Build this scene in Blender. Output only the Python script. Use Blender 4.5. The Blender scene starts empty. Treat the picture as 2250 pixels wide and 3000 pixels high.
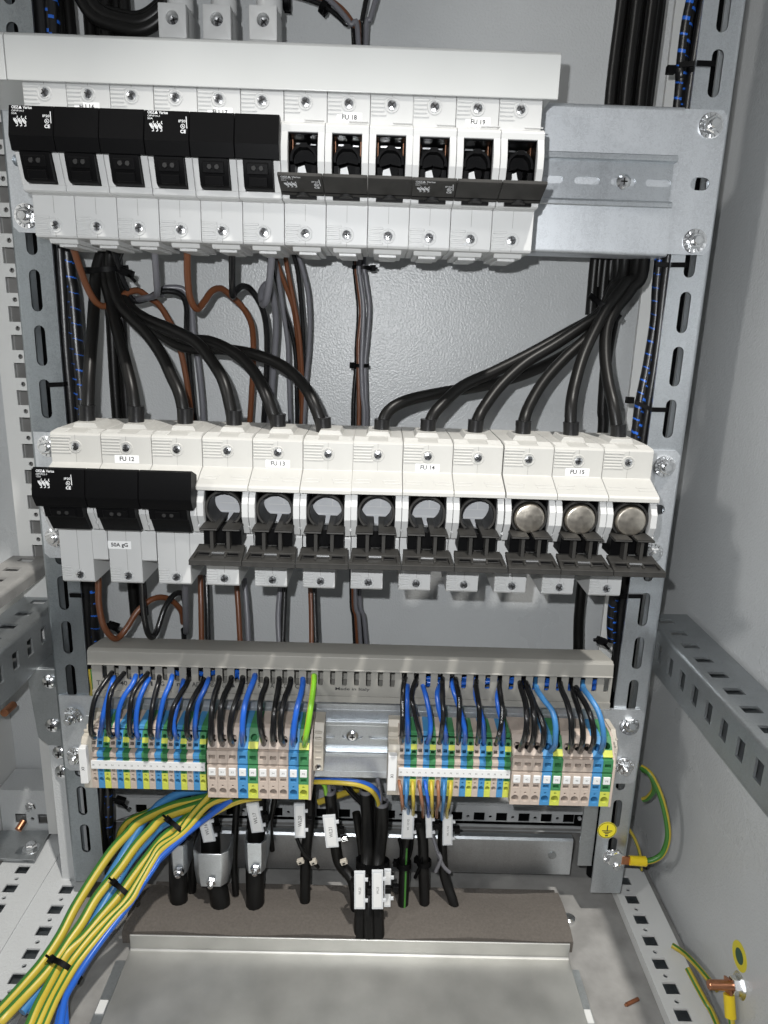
import bpy, bmesh, math, random
from mathutils import Vector, Matrix
from mathutils.geometry import tessellate_polygon
random.seed(7)
C = bpy.context.scene.collection
SC = bpy.context.scene
S = 0.001                                   # everything below is written in millimetres
V = Vector
# ------------------------------------------------------------------ camera
CAM = V((213.2605, -579.6624, 46.6586)); PITCH, YAW, ROLL, F = 0.25891, 0.0131, 0.03201, 2079.86
fw = V((math.sin(YAW)*math.cos(PITCH), math.cos(YAW)*math.cos(PITCH), -math.sin(PITCH)))
rt0 = V((math.cos(YAW), -math.sin(YAW), 0)); up0 = rt0.cross(fw)
RT = math.cos(ROLL)*rt0 + math.sin(ROLL)*up0; UP = -math.sin(ROLL)*rt0 + math.cos(ROLL)*up0
cd = bpy.data.cameras.new('camera'); cam = bpy.data.objects.new('camera', cd); C.objects.link(cam)
cd.sensor_fit = 'VERTICAL'; cd.sensor_height = 36; cd.lens = F/3000*36; cd.clip_start = 0.01; cd.clip_end = 50
mw = Matrix((RT, UP, -fw)).transposed().to_4x4(); mw.translation = CAM*S; cam.matrix_world = mw
SC.camera = cam
def at(px, py, Y=None, X=None, Z=None):     # photograph pixel (2250x3000) -> point on a plane, in mm
    d = RT*((px-1125)/F) - UP*((py-1500)/F) + fw
    t = (Y-CAM.y)/d.y if Y is not None else (X-CAM.x)/d.x if X is not None else (Z-CAM.z)/d.z
    return CAM + d*t
# ------------------------------------------------------------------ light
w = bpy.data.worlds.new('World'); SC.world = w; w.use_nodes = True
_n = w.node_tree.nodes; _tc = _n.new('ShaderNodeTexCoord'); _nz = _n.new('ShaderNodeTexNoise'); _cr = _n.new('ShaderNodeValToRGB')   # the dim room in front of the cabinet
_nz.inputs['Scale'].default_value = 2.2; _nz.inputs['Detail'].default_value = 2; _cr.color_ramp.elements[0].position = .40; _cr.color_ramp.elements[0].color = (.12, .12, .13, 1)
_cr.color_ramp.elements[1].position = .62; _cr.color_ramp.elements[1].color = (2.2, 2.25, 2.35, 1)
w.node_tree.links.new(_tc.outputs['Generated'], _nz.inputs['Vector']); w.node_tree.links.new(_nz.outputs['Fac'], _cr.inputs[0]); w.node_tree.links.new(_cr.outputs[0], _n['Background'].inputs[0])
w.node_tree.nodes['Background'].inputs[1].default_value = .075
def area(name, loc, target, size, power, color):
    l = bpy.data.lights.new(name, 'AREA'); l.shape = 'DISK'; l.size = size*S; l.energy = power; l.color = color
    o = bpy.data.objects.new(name, l); C.objects.link(o); o.location = V(loc)*S
    o.rotation_euler = (V(target)-V(loc)).to_track_quat('-Z', 'Y').to_euler(); return o
area('phone_flash', CAM + RT*-19 + UP*24 + fw*-2, CAM + fw*500 + RT*-19 + UP*24, 6, 1.95, (.97, .985, 1))
area('ceiling_lamp', (640, -1000, 1850), (200, -40, -100), 75, 37, (1, .965, .91))
area('second_ceiling_lamp', (-1150, -1300, 900), (420, 0, -100), 170, 8, (1, .98, .95))
SC.view_settings.view_transform = 'Standard'; SC.view_settings.look = 'None'
SC.view_settings.exposure = .42; SC.view_settings.gamma = 1; SC.view_settings.use_curve_mapping = False
SC.cycles.max_bounces = 6; SC.cycles.diffuse_bounces = 2
# ------------------------------------------------------------------ materials
M = {}
def mat(name, col, rough=.5, metal=0, bump=0, bscale=400, var=0, vscale=60, spec=.5, spangle=0, coat=0, sub=None):
    m = bpy.data.materials.new(name); m.use_nodes = True; nt = m.node_tree; b = nt.nodes['Principled BSDF']
    b.inputs['Base Color'].default_value = (*col, 1); b.inputs['Roughness'].default_value = rough
    b.inputs['Metallic'].default_value = metal; b.inputs['Specular IOR Level'].default_value = spec
    tc = nt.nodes.new('ShaderNodeTexCoord')
    def noise(s, detail=3):
        n = nt.nodes.new('ShaderNodeTexNoise'); n.inputs['Scale'].default_value = s; n.inputs['Detail'].default_value = detail
        nt.links.new(tc.outputs['Object'], n.inputs['Vector']); return n
    if var or spangle:
        r = nt.nodes.new('ShaderNodeValToRGB'); a, c = 1-var-spangle, 1+var+spangle
        r.color_ramp.elements[0].color = (*[min(1, x*a) for x in col], 1); r.color_ramp.elements[1].color = (*[min(1, x*c) for x in col], 1)
        r.color_ramp.elements[0].position = .3; r.color_ramp.elements[1].position = .7
        if spangle:
            vo = nt.nodes.new('ShaderNodeTexVoronoi'); vo.inputs['Scale'].default_value = vscale
            n0 = noise(90); mx = nt.nodes.new('ShaderNodeMixRGB'); mx.inputs[0].default_value = .12
            nt.links.new(tc.outputs['Object'], mx.inputs[1]); nt.links.new(n0.outputs['Color'], mx.inputs[2]); nt.links.new(mx.outputs[0], vo.inputs['Vector'])
            bw = nt.nodes.new('ShaderNodeRGBToBW'); nt.links.new(vo.outputs['Color'], bw.inputs[0]); n2 = noise(60, 6); mp = nt.nodes.new('ShaderNodeMapping'); mp.inputs['Scale'].default_value = (1, 1, .16); nt.links.new(tc.outputs['Object'], mp.inputs['Vector']); nt.links.new(mp.outputs['Vector'], n2.inputs['Vector']); ad = nt.nodes.new('ShaderNodeMath'); ad.operation = 'MULTIPLY_ADD'; ad.inputs[1].default_value = .45; nt.links.new(bw.outputs[0], ad.inputs[0])
            m3 = nt.nodes.new('ShaderNodeMath'); m3.operation = 'MULTIPLY'; m3.inputs[1].default_value = .75; nt.links.new(n2.outputs['Fac'], m3.inputs[0]); nt.links.new(m3.outputs[0], ad.inputs[2]); nt.links.new(ad.outputs[0], r.inputs[0])
            mr = nt.nodes.new('ShaderNodeMapRange'); mr.inputs['To Min'].default_value = rough-.03; mr.inputs['To Max'].default_value = rough+.04
            nt.links.new(bw.outputs[0], mr.inputs['Value']); nt.links.new(mr.outputs[0], b.inputs['Roughness'])
        else:
            n = noise(vscale, 5); nt.links.new(n.outputs['Fac'], r.inputs[0])
            mr = nt.nodes.new('ShaderNodeMapRange'); mr.inputs['To Min'].default_value = max(.05, rough-.1); mr.inputs['To Max'].default_value = min(1, rough+.1)
            nt.links.new(n.outputs['Fac'], mr.inputs['Value']); nt.links.new(mr.outputs[0], b.inputs['Roughness'])
        nt.links.new(r.outputs[0], b.inputs['Base Color'])
    if bump:
        n = noise(bscale, 2); bp = nt.nodes.new('ShaderNodeBump'); bp.inputs['Strength'].default_value = bump; bp.inputs['Distance'].default_value = .0006
        nt.links.new(n.outputs['Fac'], bp.inputs['Height']); nt.links.new(bp.outputs[0], b.inputs['Normal'])
    if coat: b.inputs['Coat Weight'].default_value = coat; b.inputs['Coat Roughness'].default_value = .15
    M[name] = m; return m
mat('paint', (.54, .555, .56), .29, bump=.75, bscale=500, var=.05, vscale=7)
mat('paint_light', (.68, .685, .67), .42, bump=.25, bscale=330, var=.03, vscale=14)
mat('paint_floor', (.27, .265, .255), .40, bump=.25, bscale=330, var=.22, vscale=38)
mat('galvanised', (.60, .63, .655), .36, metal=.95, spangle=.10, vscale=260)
mat('galvanised_shaded', (.34, .37, .39), .36, metal=.95, spangle=.14, vscale=240)  # galvanised with shade put into its colour
mat('galvanised_plate', (.68, .705, .73), .50, metal=.92, spangle=.09, vscale=220)
mat('copper_dull', (.22, .11, .065), .45, metal=.8)
mat('galvanised_dull', (.38, .40, .41), .42, metal=.85, spangle=.10, vscale=200)
mat('zinc_plate', (.47, .47, .45), .44, metal=.72, var=.12, vscale=26)
mat('bright_zinc', (.82, .83, .84), .2, metal=1)
mat('nickel', (.66, .61, .53), .34, metal=1, var=.12, vscale=260, bump=.1, bscale=900)
mat('copper', (.60, .27, .15), .33, metal=1, var=.1, vscale=300)
mat('white_plastic', (.50, .505, .50), .40, var=.015, vscale=50, bump=.04, bscale=1500)
mat('white_plastic_aged', (.455, .45, .425), .45, var=.05, vscale=40, bump=.04, bscale=1500)
mat('duct_white', (.52, .53, .52), .36, var=.02, vscale=20)
mat('duct_grey', (.27, .263, .24), .44, var=.03, vscale=30)
mat('grey_plastic', (.42, .43, .445), .35, var=.05, vscale=90)
mat('black_plastic', (.0035, .0035, .0038), .42, bump=.12, bscale=2200, spec=.07)
mat('dusty_black', (.026, .025, .023), .6, var=.25, vscale=110, bump=.1, bscale=1800, spec=.3)
mat('black_rubber', (.0065, .0063, .006), .38, spec=.27)
mat('black_wire', (.008, .008, .0085), .25, spec=.4)
mat('heat_shrink', (.006, .006, .0065), .33, bump=.1, bscale=300)
mat('blue_wire', (.018, .11, .50), .30)
mat('pale_blue_wire', (.05, .20, .44), .34)
mat('brown_wire', (.13, .045, .018), .36)
mat('tan_wire', (.30, .13, .065), .36)
mat('grey_wire', (.145, .145, .16), .36)
mat('yellow_wire', (.52, .40, .045), .36)
mat('green_wire', (.045, .17, .028), .36)
mat('lime_wire', (.22, .52, .03), .30)
mat('beige_block', (.50, .42, .36), .42, var=.03, vscale=80)
mat('blue_block', (.06, .25, .50), .42, var=.03, vscale=80)
mat('green_block', (.05, .22, .085), .42, var=.03, vscale=80)
mat('yellow_block', (.56, .60, .09), .42, var=.03, vscale=80)
mat('clamp_beige', (.52, .48, .41), .45, var=.03, vscale=80)
mat('label_white', (.78, .785, .78), .45)
mat('tag_plastic', (.62, .64, .66), .38)
mat('ink', (.03, .03, .032), .6)
mat('ink_grey', (.16, .16, .16), .6)
mat('print_white', (.62, .63, .64), .6)
mat('seam', (.16, .155, .145), .8)
mat('foam', (.125, .112, .10), .95, var=.10, vscale=420, bump=.8, bscale=700, spec=.15)
mat('sticker_yellow', (.72, .62, .03), .4)
mat('earth_green', (.03, .09, .06), .5)
mat('lug_yellow', (.78, .58, .02), .35)
mat('dark', (.006, .006, .006), .7)  # painted shade for screw recesses, small holes and openings
# ------------------------------------------------------------------ mesh builder
class MB:
    def __init__(s): s.bm = bmesh.new(); s.mats = []; s.ang = .36
    def mi(s, m):
        if m not in s.mats: s.mats.append(m)
        return s.mats.index(m)
    def face(s, vs, m, flip=False):
        try: f = s.bm.faces.new(vs[::-1] if flip else vs)
        except ValueError: return
        f.material_index = s.mi(m); return f
    def poly(s, pts, m): return s.face([s.bm.verts.new(p) for p in pts], m)
    def loft(s, rings, m, caps=True, closed=True):       # list of rings of equal length
        R = [[s.bm.verts.new(p) for p in r] for r in rings]; n = len(R[0])
        for a, b in zip(R, R[1:]):
            for i in range(n if closed else n-1):
                mm = m(i, None) if callable(m) else m
                s.face([a[i], a[(i+1) % n], b[(i+1) % n], b[i]], mm)
        if caps:
            mm = m(0, None) if callable(m) else m
            s.face(R[0][::-1], mm); s.face(R[-1], mm)
        return R
    def box(s, x0, x1, y0, y1, z0, z1, m):
        a = [(x0, y0), (x1, y0), (x1, y1), (x0, y1)]
        s.loft([[V((x, y, z)) for x, y in a] for z in (z0, z1)], m)
    def obox(s, c, u, v, n, hu, hv, hn, m):              # oriented box
        c, u, v, n = V(c), V(u), V(v), V(n)
        s.loft([[c+u*(a*hu)+v*(b*hv)+n*(k*hn) for a, b in ((-1, -1), (1, -1), (1, 1), (-1, 1))] for k in (-1, 1)], m)
    def prism(s, yz, x0, x1, m):                         # profile in (Y,Z) swept along X
        s.loft([[V((x, y, z)) for y, z in yz] for x in (x0, x1)], m)
    def cyl(s, p0, p1, r, m, n=14, r2=None, caps=True):
        s.ang = max(s.ang, .5); p0, p1 = V(p0), V(p1); d = (p1-p0).normalized(); u = d.orthogonal().normalized(); v = d.cross(u)
        s.loft([[p+(u*math.cos(2*math.pi*i/n)+v*math.sin(2*math.pi*i/n))*rr for i in range(n)] for p, rr in ((p0, r), (p1, r if r2 is None else r2))], m, caps)
    def lathe(s, o, d, prof, m, n=18, twist=0):          # prof: (radius, distance along d)
        s.ang = max(s.ang, .5); o, d = V(o), V(d).normalized(); u = d.orthogonal().normalized(); v = d.cross(u)
        s.loft([[o+d*h+(u*math.cos(2*math.pi*i/n+twist)+v*math.sin(2*math.pi*i/n+twist))*max(r, .001) for i in range(n)] for r, h in prof], m)
    def tube(s, pts, r, m, n=10, sub=6, caps=True, ph=0, mfn=None):
        s.ang = .9; P = spline([V(p) for p in pts], sub); d = (P[1]-P[0]).normalized(); u = d.orthogonal().normalized()
        ref = V((0, -1, 0)); ref = (ref-d*ref.dot(d)); u = ref.normalized() if ref.length > .1 else u
        rings = []; L = 0; lens = []
        for i, p in enumerate(P):
            t = (P[min(i+1, len(P)-1)]-P[max(i-1, 0)]).normalized(); u = (u-t*u.dot(t)).normalized(); v = t.cross(u)
            if i: L += (P[i]-P[i-1]).length
            lens.append(L); rr = r(i/(len(P)-1)) if callable(r) else r
            rings.append([p+(u*math.cos(2*math.pi*k/n+ph)+v*math.sin(2*math.pi*k/n+ph))*rr for k in range(n)])
        if mfn is None: s.loft(rings, m, caps)
        else:
            R = [[s.bm.verts.new(p) for p in q] for q in rings]
            for j in range(len(R)-1):
                for k in range(n): s.face([R[j][k], R[j][(k+1) % n], R[j+1][(k+1) % n], R[j+1][k]], mfn(lens[j], k/n))
            s.face(R[0][::-1], mfn(0, 0)); s.face(R[-1], mfn(0, 0))
    def plate(s, outer, holes, o, u, v, n, t, m):        # flat sheet with real holes; n = direction of thickness
        o, u, v, n = V(o), V(u), V(v), V(n)
        loops = [list(outer)]+[list(h) for h in holes]; flat = [p for l in loops for p in l]
        tri = tessellate_polygon([[V((a, b, 0)) for a, b in l] for l in loops])
        A = [s.bm.verts.new(o+u*a+v*b) for a, b in flat]; B = [s.bm.verts.new(o+u*a+v*b+n*t) for a, b in flat]
        for q in tri:
            s.face([A[i] for i in q], m); s.face([B[i] for i in q][::-1], m)
        k = 0
        for l in loops:
            for i in range(len(l)):
                a, b = k+i, k+(i+1) % len(l); s.face([A[a], A[b], B[b], B[a]], m)
            k += len(l)
    def arc(s, cx, cz, ri, ro, y0, y1, a0, a1, m, n=28):
        rings = []
        for i in range(n+1):
            a = math.radians(a0+(a1-a0)*i/n); c, q = math.cos(a), math.sin(a)
            rings.append([V((cx+ri*c, y0, cz+ri*q)), V((cx+ro*c, y0, cz+ro*q)), V((cx+ro*c, y1, cz+ro*q)), V((cx+ri*c, y1, cz+ri*q))])
        s.loft(rings, m)
    def mesh(s, name, org=(0, 0, 0), bev=0, seg=1):
        bm = s.bm
        bmesh.ops.recalc_face_normals(bm, faces=bm.faces[:])
        if bev:
            ed = [e for e in bm.edges if len(e.link_faces) == 2 and e.calc_face_angle(0) > .6]
            bmesh.ops.bevel(bm, geom=ed, offset=bev, segments=seg, profile=.5, affect='EDGES', clamp_overlap=True)
        org = V(org)
        for v in bm.verts: v.co = (v.co-org)*S
        me = bpy.data.meshes.new(name); bm.to_mesh(me); bm.free()
        for m in s.mats: me.materials.append(M[m])
        me.polygons.foreach_set('use_smooth', [True]*len(me.polygons)); me.set_sharp_from_angle(angle=s.ang)
        return me
def spline(P, sub):
    if sub <= 1 or len(P) < 3: return P
    out = []
    for i in range(len(P)-1):
        p0, p1, p2, p3 = P[max(i-1, 0)], P[i], P[i+1], P[min(i+2, len(P)-1)]
        for k in range(sub):
            t = k/sub; out.append(.5*((2*p1)+(p2-p0)*t+(2*p0-5*p1+4*p2-p3)*t*t+(3*p1-p0-3*p2+p3)*t**3))
    return out+[P[-1]]
# ------------------------------------------------------------------ scene objects
def mk(name, me, parent=None, loc=(0, 0, 0)):
    o = bpy.data.objects.new(name, me); C.objects.link(o); o.location = V(loc)*S
    if parent: o.parent = parent
    return o
def tag(o, label, cat, group=None):
    o['label'] = label; o['category'] = cat
    if group: o['group'] = group
    return o
def empty(name, loc, label, cat, group=None):
    o = bpy.data.objects.new(name, None); o.empty_display_size = .01; C.objects.link(o); o.location = V(loc)*S
    return tag(o, label, cat, group)
def part(name, mb, parent, org, bev=0, seg=1, label=None):
    o = mk(name, mb.mesh(name, org, bev, seg), parent)
    if label: o['label'] = label
    return o
def single(name, mb, label, cat, group=None, bev=0):
    bb = [v.co for v in mb.bm.verts]; org = V(((min(b.x for b in bb)+max(b.x for b in bb))/2, (min(b.y for b in bb)+max(b.y for b in bb))/2, min(b.z for b in bb)))
    return tag(mk(name, mb.mesh(name, org, bev), None, org), label, cat, group)
def text_mesh(t, h, o, u=(1, 0, 0), v=(0, 0, 1), width=None, m='ink', bold=0, align='CENTER'):
    cu = bpy.data.curves.new('t', 'FONT'); cu.body = t; cu.size = 1; cu.align_x = align; cu.align_y = 'CENTER'; cu.resolution_u = 3; cu.offset = bold
    ob = bpy.data.objects.new('t', cu); me = bpy.data.meshes.new_from_object(ob)
    bpy.data.objects.remove(ob); bpy.data.curves.remove(cu)
    u, v, o = V(u).normalized(), V(v).normalized(), V(o); xs = [q.co.x for q in me.vertices] or [0]; W = max(xs)-min(xs) or 1
    k = h/.72; kx = width/W if width else k
    for q in me.vertices: q.co = (o+u*(q.co.x*kx)+v*(q.co.y*k))*S
    me.materials.clear(); me.materials.append(M[m]); return me
def shift(me, org):
    d = V(org)*S
    for q in me.vertices: q.co -= d
    return me
def slot(cx, cy, L, W, vert=True, n=7):
    r = W/2; h = max(L/2-r, 0); pts = []
    for k in range(n): a = math.pi*k/(n-1); pts.append((r*math.cos(a), h+r*math.sin(a)))
    for k in range(n): a = math.pi+math.pi*k/(n-1); pts.append((r*math.cos(a), -h+r*math.sin(a)))
    return [(cx+a, cy+b) for a, b in pts] if vert else [(cx+b, cy-a) for a, b in pts]
def rect(x0, x1, y0, y1): return [(x0, y0), (x1, y0), (x1, y1), (x0, y1)]
def circ(cx, cy, r, n=16, ry=None): return [(cx+r*math.cos(2*math.pi*i/n), cy+(ry or r)*math.sin(2*math.pi*i/n)) for i in range(n)]
def sq(cx, cy, w, h=None): h = h or w; return rect(cx-w/2, cx+w/2, cy-h/2, cy+h/2)
X, Y, Z = V((1, 0, 0)), V((0, 1, 0)), V((0, 0, 1))
ORD = 'first second third fourth fifth sixth seventh eighth ninth tenth eleventh twelfth thirteenth fourteenth fifteenth sixteenth seventeenth eighteenth'.split()
def bolt(mb, x, z, y=0, r=6.6, ln=7, rot=.2, tilt=(0, 0)):       # washer, serrated washer, hex nut and stud end, pointing at -Y
    d = V((tilt[0], -1, tilt[1])).normalized(); o = V((x, y, z))
    mb.lathe(o, d, [(r*1.42, 0), (r*1.42, 1.2), (r*1.2, 1.5)], 'bright_zinc', 20)
    for k in range(14):
        a = 2*math.pi*k/14; u = d.orthogonal().normalized(); v = d.cross(u); e = u*math.cos(a)+v*math.sin(a)
        mb.obox(o+d*1.9+e*r*1.12, e, d, e.cross(d), 1.2, .6, .7, 'bright_zinc')
    mb.lathe(o, d, [(r*.98, 1.4), (r*.98, 5.4), (r*.82, 6.2)], 'bright_zinc', 6, rot)
    mb.lathe(o, d, [(r*.58, 6), (r*.58, ln+1.6), (r*.46, ln+2.6), (.01, ln+2.6)], 'bright_zinc', 14)
def screw(mb, x, y, z, r=3.2, a=.4, m='bright_zinc'):            # pan head, recess shade painted as dark crossed bars, axis -Y
    pr = [(r, .8), (r, -.6), (r*.86, -1.25), (r*.42, -1.6), (.01, -1.62)]
    mb.lathe((x, y, z), Y, pr, m, 18)
    for k in range(2):
        b = a+k*math.pi/2; u = X*math.cos(b)+Z*math.sin(b)
        mb.obox((x, y-1.45, z), u, Y.cross(u), Y, r*.62, r*.11, .34, 'dark')
# ------------------------------------------------------------------ enclosure
WB = 132                                                       # back panel
cab = empty('cabinet_enclosure', (195, 0, -540), 'light grey painted sheet steel cabinet enclosing the whole assembly', 'cabinet')
CO = (195, 0, -540)
b = MB(); b.box(-260, 640, WB, WB+2, -545, 700, 'paint'); part('back_panel', b, cab, CO)
b = MB(); b.box(522, 524, -330, WB-.5, -545, 700, 'paint'); part('side_panel', b, cab, CO)
b = MB(); b.box(-190, -188, -330, WB-.5, -545, 700, 'paint_light'); part('side_panel', b, cab, CO)
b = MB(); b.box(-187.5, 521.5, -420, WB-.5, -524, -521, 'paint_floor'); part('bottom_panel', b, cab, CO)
b = MB(); b.box(-187.5, 521.5, -330, WB-.5, 640, 642, 'paint'); part('shading_top_panel', b, cab, CO)  # unseen roof, added to keep the ceiling lamp off the back panel
b = MB(); b.box(456, 470, 112, 116, -470, 700, 'paint_light'); part('panel_edge_fold', b, cab, CO)
# left rear post with square system holes
b = MB()
hs = []
for k in range(-9, 13):
    z = 44.9+24.9*k
    hs.append(sq(-114, z, 13.5)); hs.append(circ(-114, z+12.45, 2.2, 10))
b.plate(rect(-134, -84, -505, 400), hs, (0, 84, 0), X, Z, Y, 2, 'paint_light')
b.box(-134, -132, 86.2, 124, -505, 400, 'paint_light')
b.box(-132, -84, 112, 113.5, -505, 400, 'paint_floor')
single('punched_post', b, 'white vertical corner post with a column of square holes, behind the left strut', 'post')
# ------------------------------------------------------------------ floor frame and punched rails
def rail_floor(x0, x1, cols, zt, label, y0, y1, ph, m):
    b = MB(); hs = []
    n = int((y1-y0)/25)+2
    for cx in cols:
        for k in range(-2, n):
            y = ph-25*k
            if y0+8 < y < y1-8: hs.append(sq(cx, y, 12.5, 11.5))
            y -= 12.5
            if y0+6 < y < y1-6: hs.append(circ(cx, y, 2.1, 10))
    b.plate(rect(x0, x1, y0, y1), hs, (0, 0, zt), X, Y, -Z, 1.8, m)
    b.box(x0+2, x1-2, y0, y1, zt-10.4, zt-9.4, 'galvanised_shaded'); b.box(x0, x0+1.6, y0, y1, zt-10.5, zt-1.9, m); b.box(x1-1.6, x1, y0, y1, zt-10.5, zt-1.9, m)  # dark liner added to stand for the shade inside the holes
    return single('floor_rail', b, label, 'rail', 'punched rails along the cabinet floor')
rail_floor(472, 511, [485.5], -510, 'white punched floor rail running forward along the right wall', -330, 58, 15.2, 'paint_light')
b = MB(); hs = []
for cx, ph in ((-84.5, 11.9), (-140.5, 12)):
    for k in range(-3, 13):
        y = ph-25*k
        if -320 < y < 88: hs.append(sq(cx, y, 12.5, 11)); hs.append(circ(cx, y-12.5, 2.1, 10))
b.plate(rect(-166, -70, -330, 95), hs, (0, 0, -510), X, Y, -Z, 1.8, 'paint'); b.box(-163, -73, -330, 95, -520.4, -519.4, 'galvanised_shaded')  # the lower dark sheet imitates shade beneath the holes
b.box(-113.5, -111.5, -330, 95, -510.2, -508.4, 'paint'); b.box(-72, -70, -330, 95, -520.7, -512, 'paint')
b.box(-166, -164, -330, 95, -520.7, -512, 'paint')
single('floor_rail', b, 'wide grey floor rail with two rows of square holes at the left', 'rail', 'punched rails along the cabinet floor')
# back floor rail
b = MB(); hs = []
for k in range(-2, 23):
    x = 341-25.4*(k-6)
    if -60 < x < 470: hs.append(sq(x, -489, 12.5, 11.5)); hs.append(circ(x-12.7, -489, 2.1, 10))
b.plate(rect(-75, 470, -507, -476.5), hs, (0, 108, 0), X, Z, Y, 2, 'paint')
b.box(-75, 470, 108, 127, -476.5, -474.5, 'paint'); b.box(-75, 470, 118, 119, -506, -478, 'black_plastic')
single('floor_rail', b, 'grey punched cross rail at the foot of the back panel', 'rail', 'punched rails along the cabinet floor')
def side_rail(name, xi, xo, zt, zb, y0, y1, top_c, top_ph, top_p, side_z, side_ph, side_p, label, m):
    b = MB(); ht, hv = [], []
    for k in range(-6, 16):
        y = top_ph-top_p*k
        if y0+9 < y < y1-9: ht.append(sq(top_c, y, 14, 10))
        y = side_ph-side_p*k
        if y0+9 < y < y1-9: hv.append(sq(y, side_z, 10.5, 16))
    sg = 1 if xo > xi else -1
    a = sg*3.5
    b.plate(rect(min(xi+a, xo), max(xi+a, xo), y0, y1), ht, (0, 0, zt), X, Y, -Z, 2, m)
    b.plate(rect(y0, y1, zb, zt-3.5), hv, (xi, 0, 0), Y, Z, X*sg, 2, m)
    arc = [(xi+a-a*math.cos(t), zt-3.5+3.5*math.sin(t)) for t in [math.pi/2*i/5 for i in range(6)]]
    arc2 = [(xi+a-sg*1.5*math.cos(t), zt-3.5+1.5*math.sin(t)) for t in [math.pi/2*i/5 for i in range(6)]][::-1]
    b.loft([[V((x, y, z)) for x, z in arc+arc2] for y in (y0, y1)], m)
    b.box(min(xi, xo), max(xi, xo), y0, y1, zb-2, zb-.05, m); b.box(min(xo-sg*2, xo), max(xo-sg*2, xo), y0, y1, zb, zt-2.1, m)
    return single('punched_channel', b, label, 'rail', 'punched channels along the cabinet sides')
side_rail('r', 477, 519, -217, -257, -330, 60, 492, 42, 26.5, -237.5, 14, 25.2, 'galvanised punched channel running forward along the right wall', 'galvanised_dull')
side_rail('l', -96, -134, -227, -272, -330, 83.6, -114, 72, 29, -247, 40, 26.5, 'lower galvanised punched channel beside the left strut', 'galvanised_dull')
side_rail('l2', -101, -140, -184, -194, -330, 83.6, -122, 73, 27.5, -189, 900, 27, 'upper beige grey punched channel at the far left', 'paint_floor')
# left joining bracket with dome screws
e = empty('corner_bracket', (-92, 20, -390), 'galvanised corner bracket with dome screws beside the left strut', 'bracket'); eo = (-92, 20, -390)
p0, p1, p2, p3 = at(155, 1905, Y=22), at(215, 1910, Y=22), at(225, 2170, Y=22), at(180, 2160, Y=22)
b = MB(); b.plate([(-106, -272), (-70, -272), (-70, -352), (-92, -352), (-101, -344)], [], (0, 20, 0), X, Z, Y, 2.5, 'galvanised_dull'); b.box(-106, -70, 22.6, 50, -274, -272.2, 'galvanised_dull'); part('bracket_plate', b, e, eo, .5)
b = MB(); b.plate(rect(-95, -66, -520, -353), [], (0, 26, 0), X, Z, Y, 2, 'paint'); part('bracket_leg', b, e, eo, .4)
for px, py in ((143, 2000), (153, 2128), (166, 2218), (173, 2274)):
    q = at(px, py, Y=18); b = MB(); b.lathe((q.x, 26 if py > 2200 else 20, q.z), -Y, [(7.4, 0), (7.2, 1.2), (5.6, 3.2), (3, 4.4), (.01, 4.8)], 'bright_zinc', 20)
    for k in range(2): b.obox((q.x, (26 if py > 2200 else 20)-4.4, q.z), X if k else Z, Z if k else -X, Y, 3, .7, .5, 'dark')
    part('screw', b, e, eo)
# ------------------------------------------------------------------ vertical struts
def strut(x0, x1, zc, outer, label):
    gm_ = 'galvanised_shaded' if outer < 0 else 'galvanised'; e = empty('mounting_strut', ((x0+x1)/2, 0, -489), label, 'strut', 'slotted struts carrying the mounting plates'); eo = ((x0+x1)/2, 0, -489)  # left strut's dimmer look is painted into a darker zinc
    cx = (x0+x1)/2; b = MB(); hs = []
    for k in range(-7, 14):
        z = zc-41.88*k
        if -475 < z < 380: hs.append(slot(cx, z, 31.5, 8.6))
    a = 3 if outer > 0 else -3
    xa, xb = (x0, x1-3) if outer > 0 else (x0+3, x1)
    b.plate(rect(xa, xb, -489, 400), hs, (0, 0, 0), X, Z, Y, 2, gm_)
    xo = x1 if outer > 0 else x0; sg = outer
    arc = [(xo-sg*3+sg*3*math.sin(t), 3-3*math.cos(t)) for t in [math.pi/2*i/5 for i in range(6)]]
    arc2 = [(xo-sg*3+sg*1*math.sin(t), 3-1*math.cos(t)) for t in [math.pi/2*i/5 for i in range(6)]][::-1]
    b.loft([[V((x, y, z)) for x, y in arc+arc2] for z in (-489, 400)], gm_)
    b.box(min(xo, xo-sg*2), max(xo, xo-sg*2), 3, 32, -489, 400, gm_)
    part('slotted_flange', b, e, eo)
    return e, eo
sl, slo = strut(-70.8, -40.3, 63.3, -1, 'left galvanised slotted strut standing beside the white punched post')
sr, sro = strut(436.4, 467.2, 62.5, 1, 'right galvanised slotted strut with an earth sticker near its foot')
b = MB(); b.box(422, 435.8, 5, 7, -462, -364, 'galvanised_dull'); part('return_flange', b, sr, sro)
b = MB(); b.lathe((444.8, -.05, -416.5), -Y, [(9.2, 0), (9.2, .15), (.01, .15)], 'sticker_yellow', 28)
stk = part('earth_sticker', b, sr, sro)
b = MB(); c0 = V((444.8, -.3, -416.5)); b.arc(c0.x, c0.z, 8.2, 8.7, -.32, -.22, 0, 360, 'ink', 28)
for dx, dz, hw, hh in ((0, 2.6, .5, 3), (0, -.6, 5, .45), (0, -2.2, 3.4, .45), (0, -3.8, 1.8, .45), (0, -6, 1.4, .7)): b.box(c0.x+dx-hw, c0.x+dx+hw, -.32, -.22, c0.z+dz-hh, c0.z+dz+hh, 'ink')
part('earth_symbol', b, stk, sro)
b = MB(); bolt(b, 453, -446, -.1, 6.4, 13, .3); part('bolt', b, sr, sro)
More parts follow.
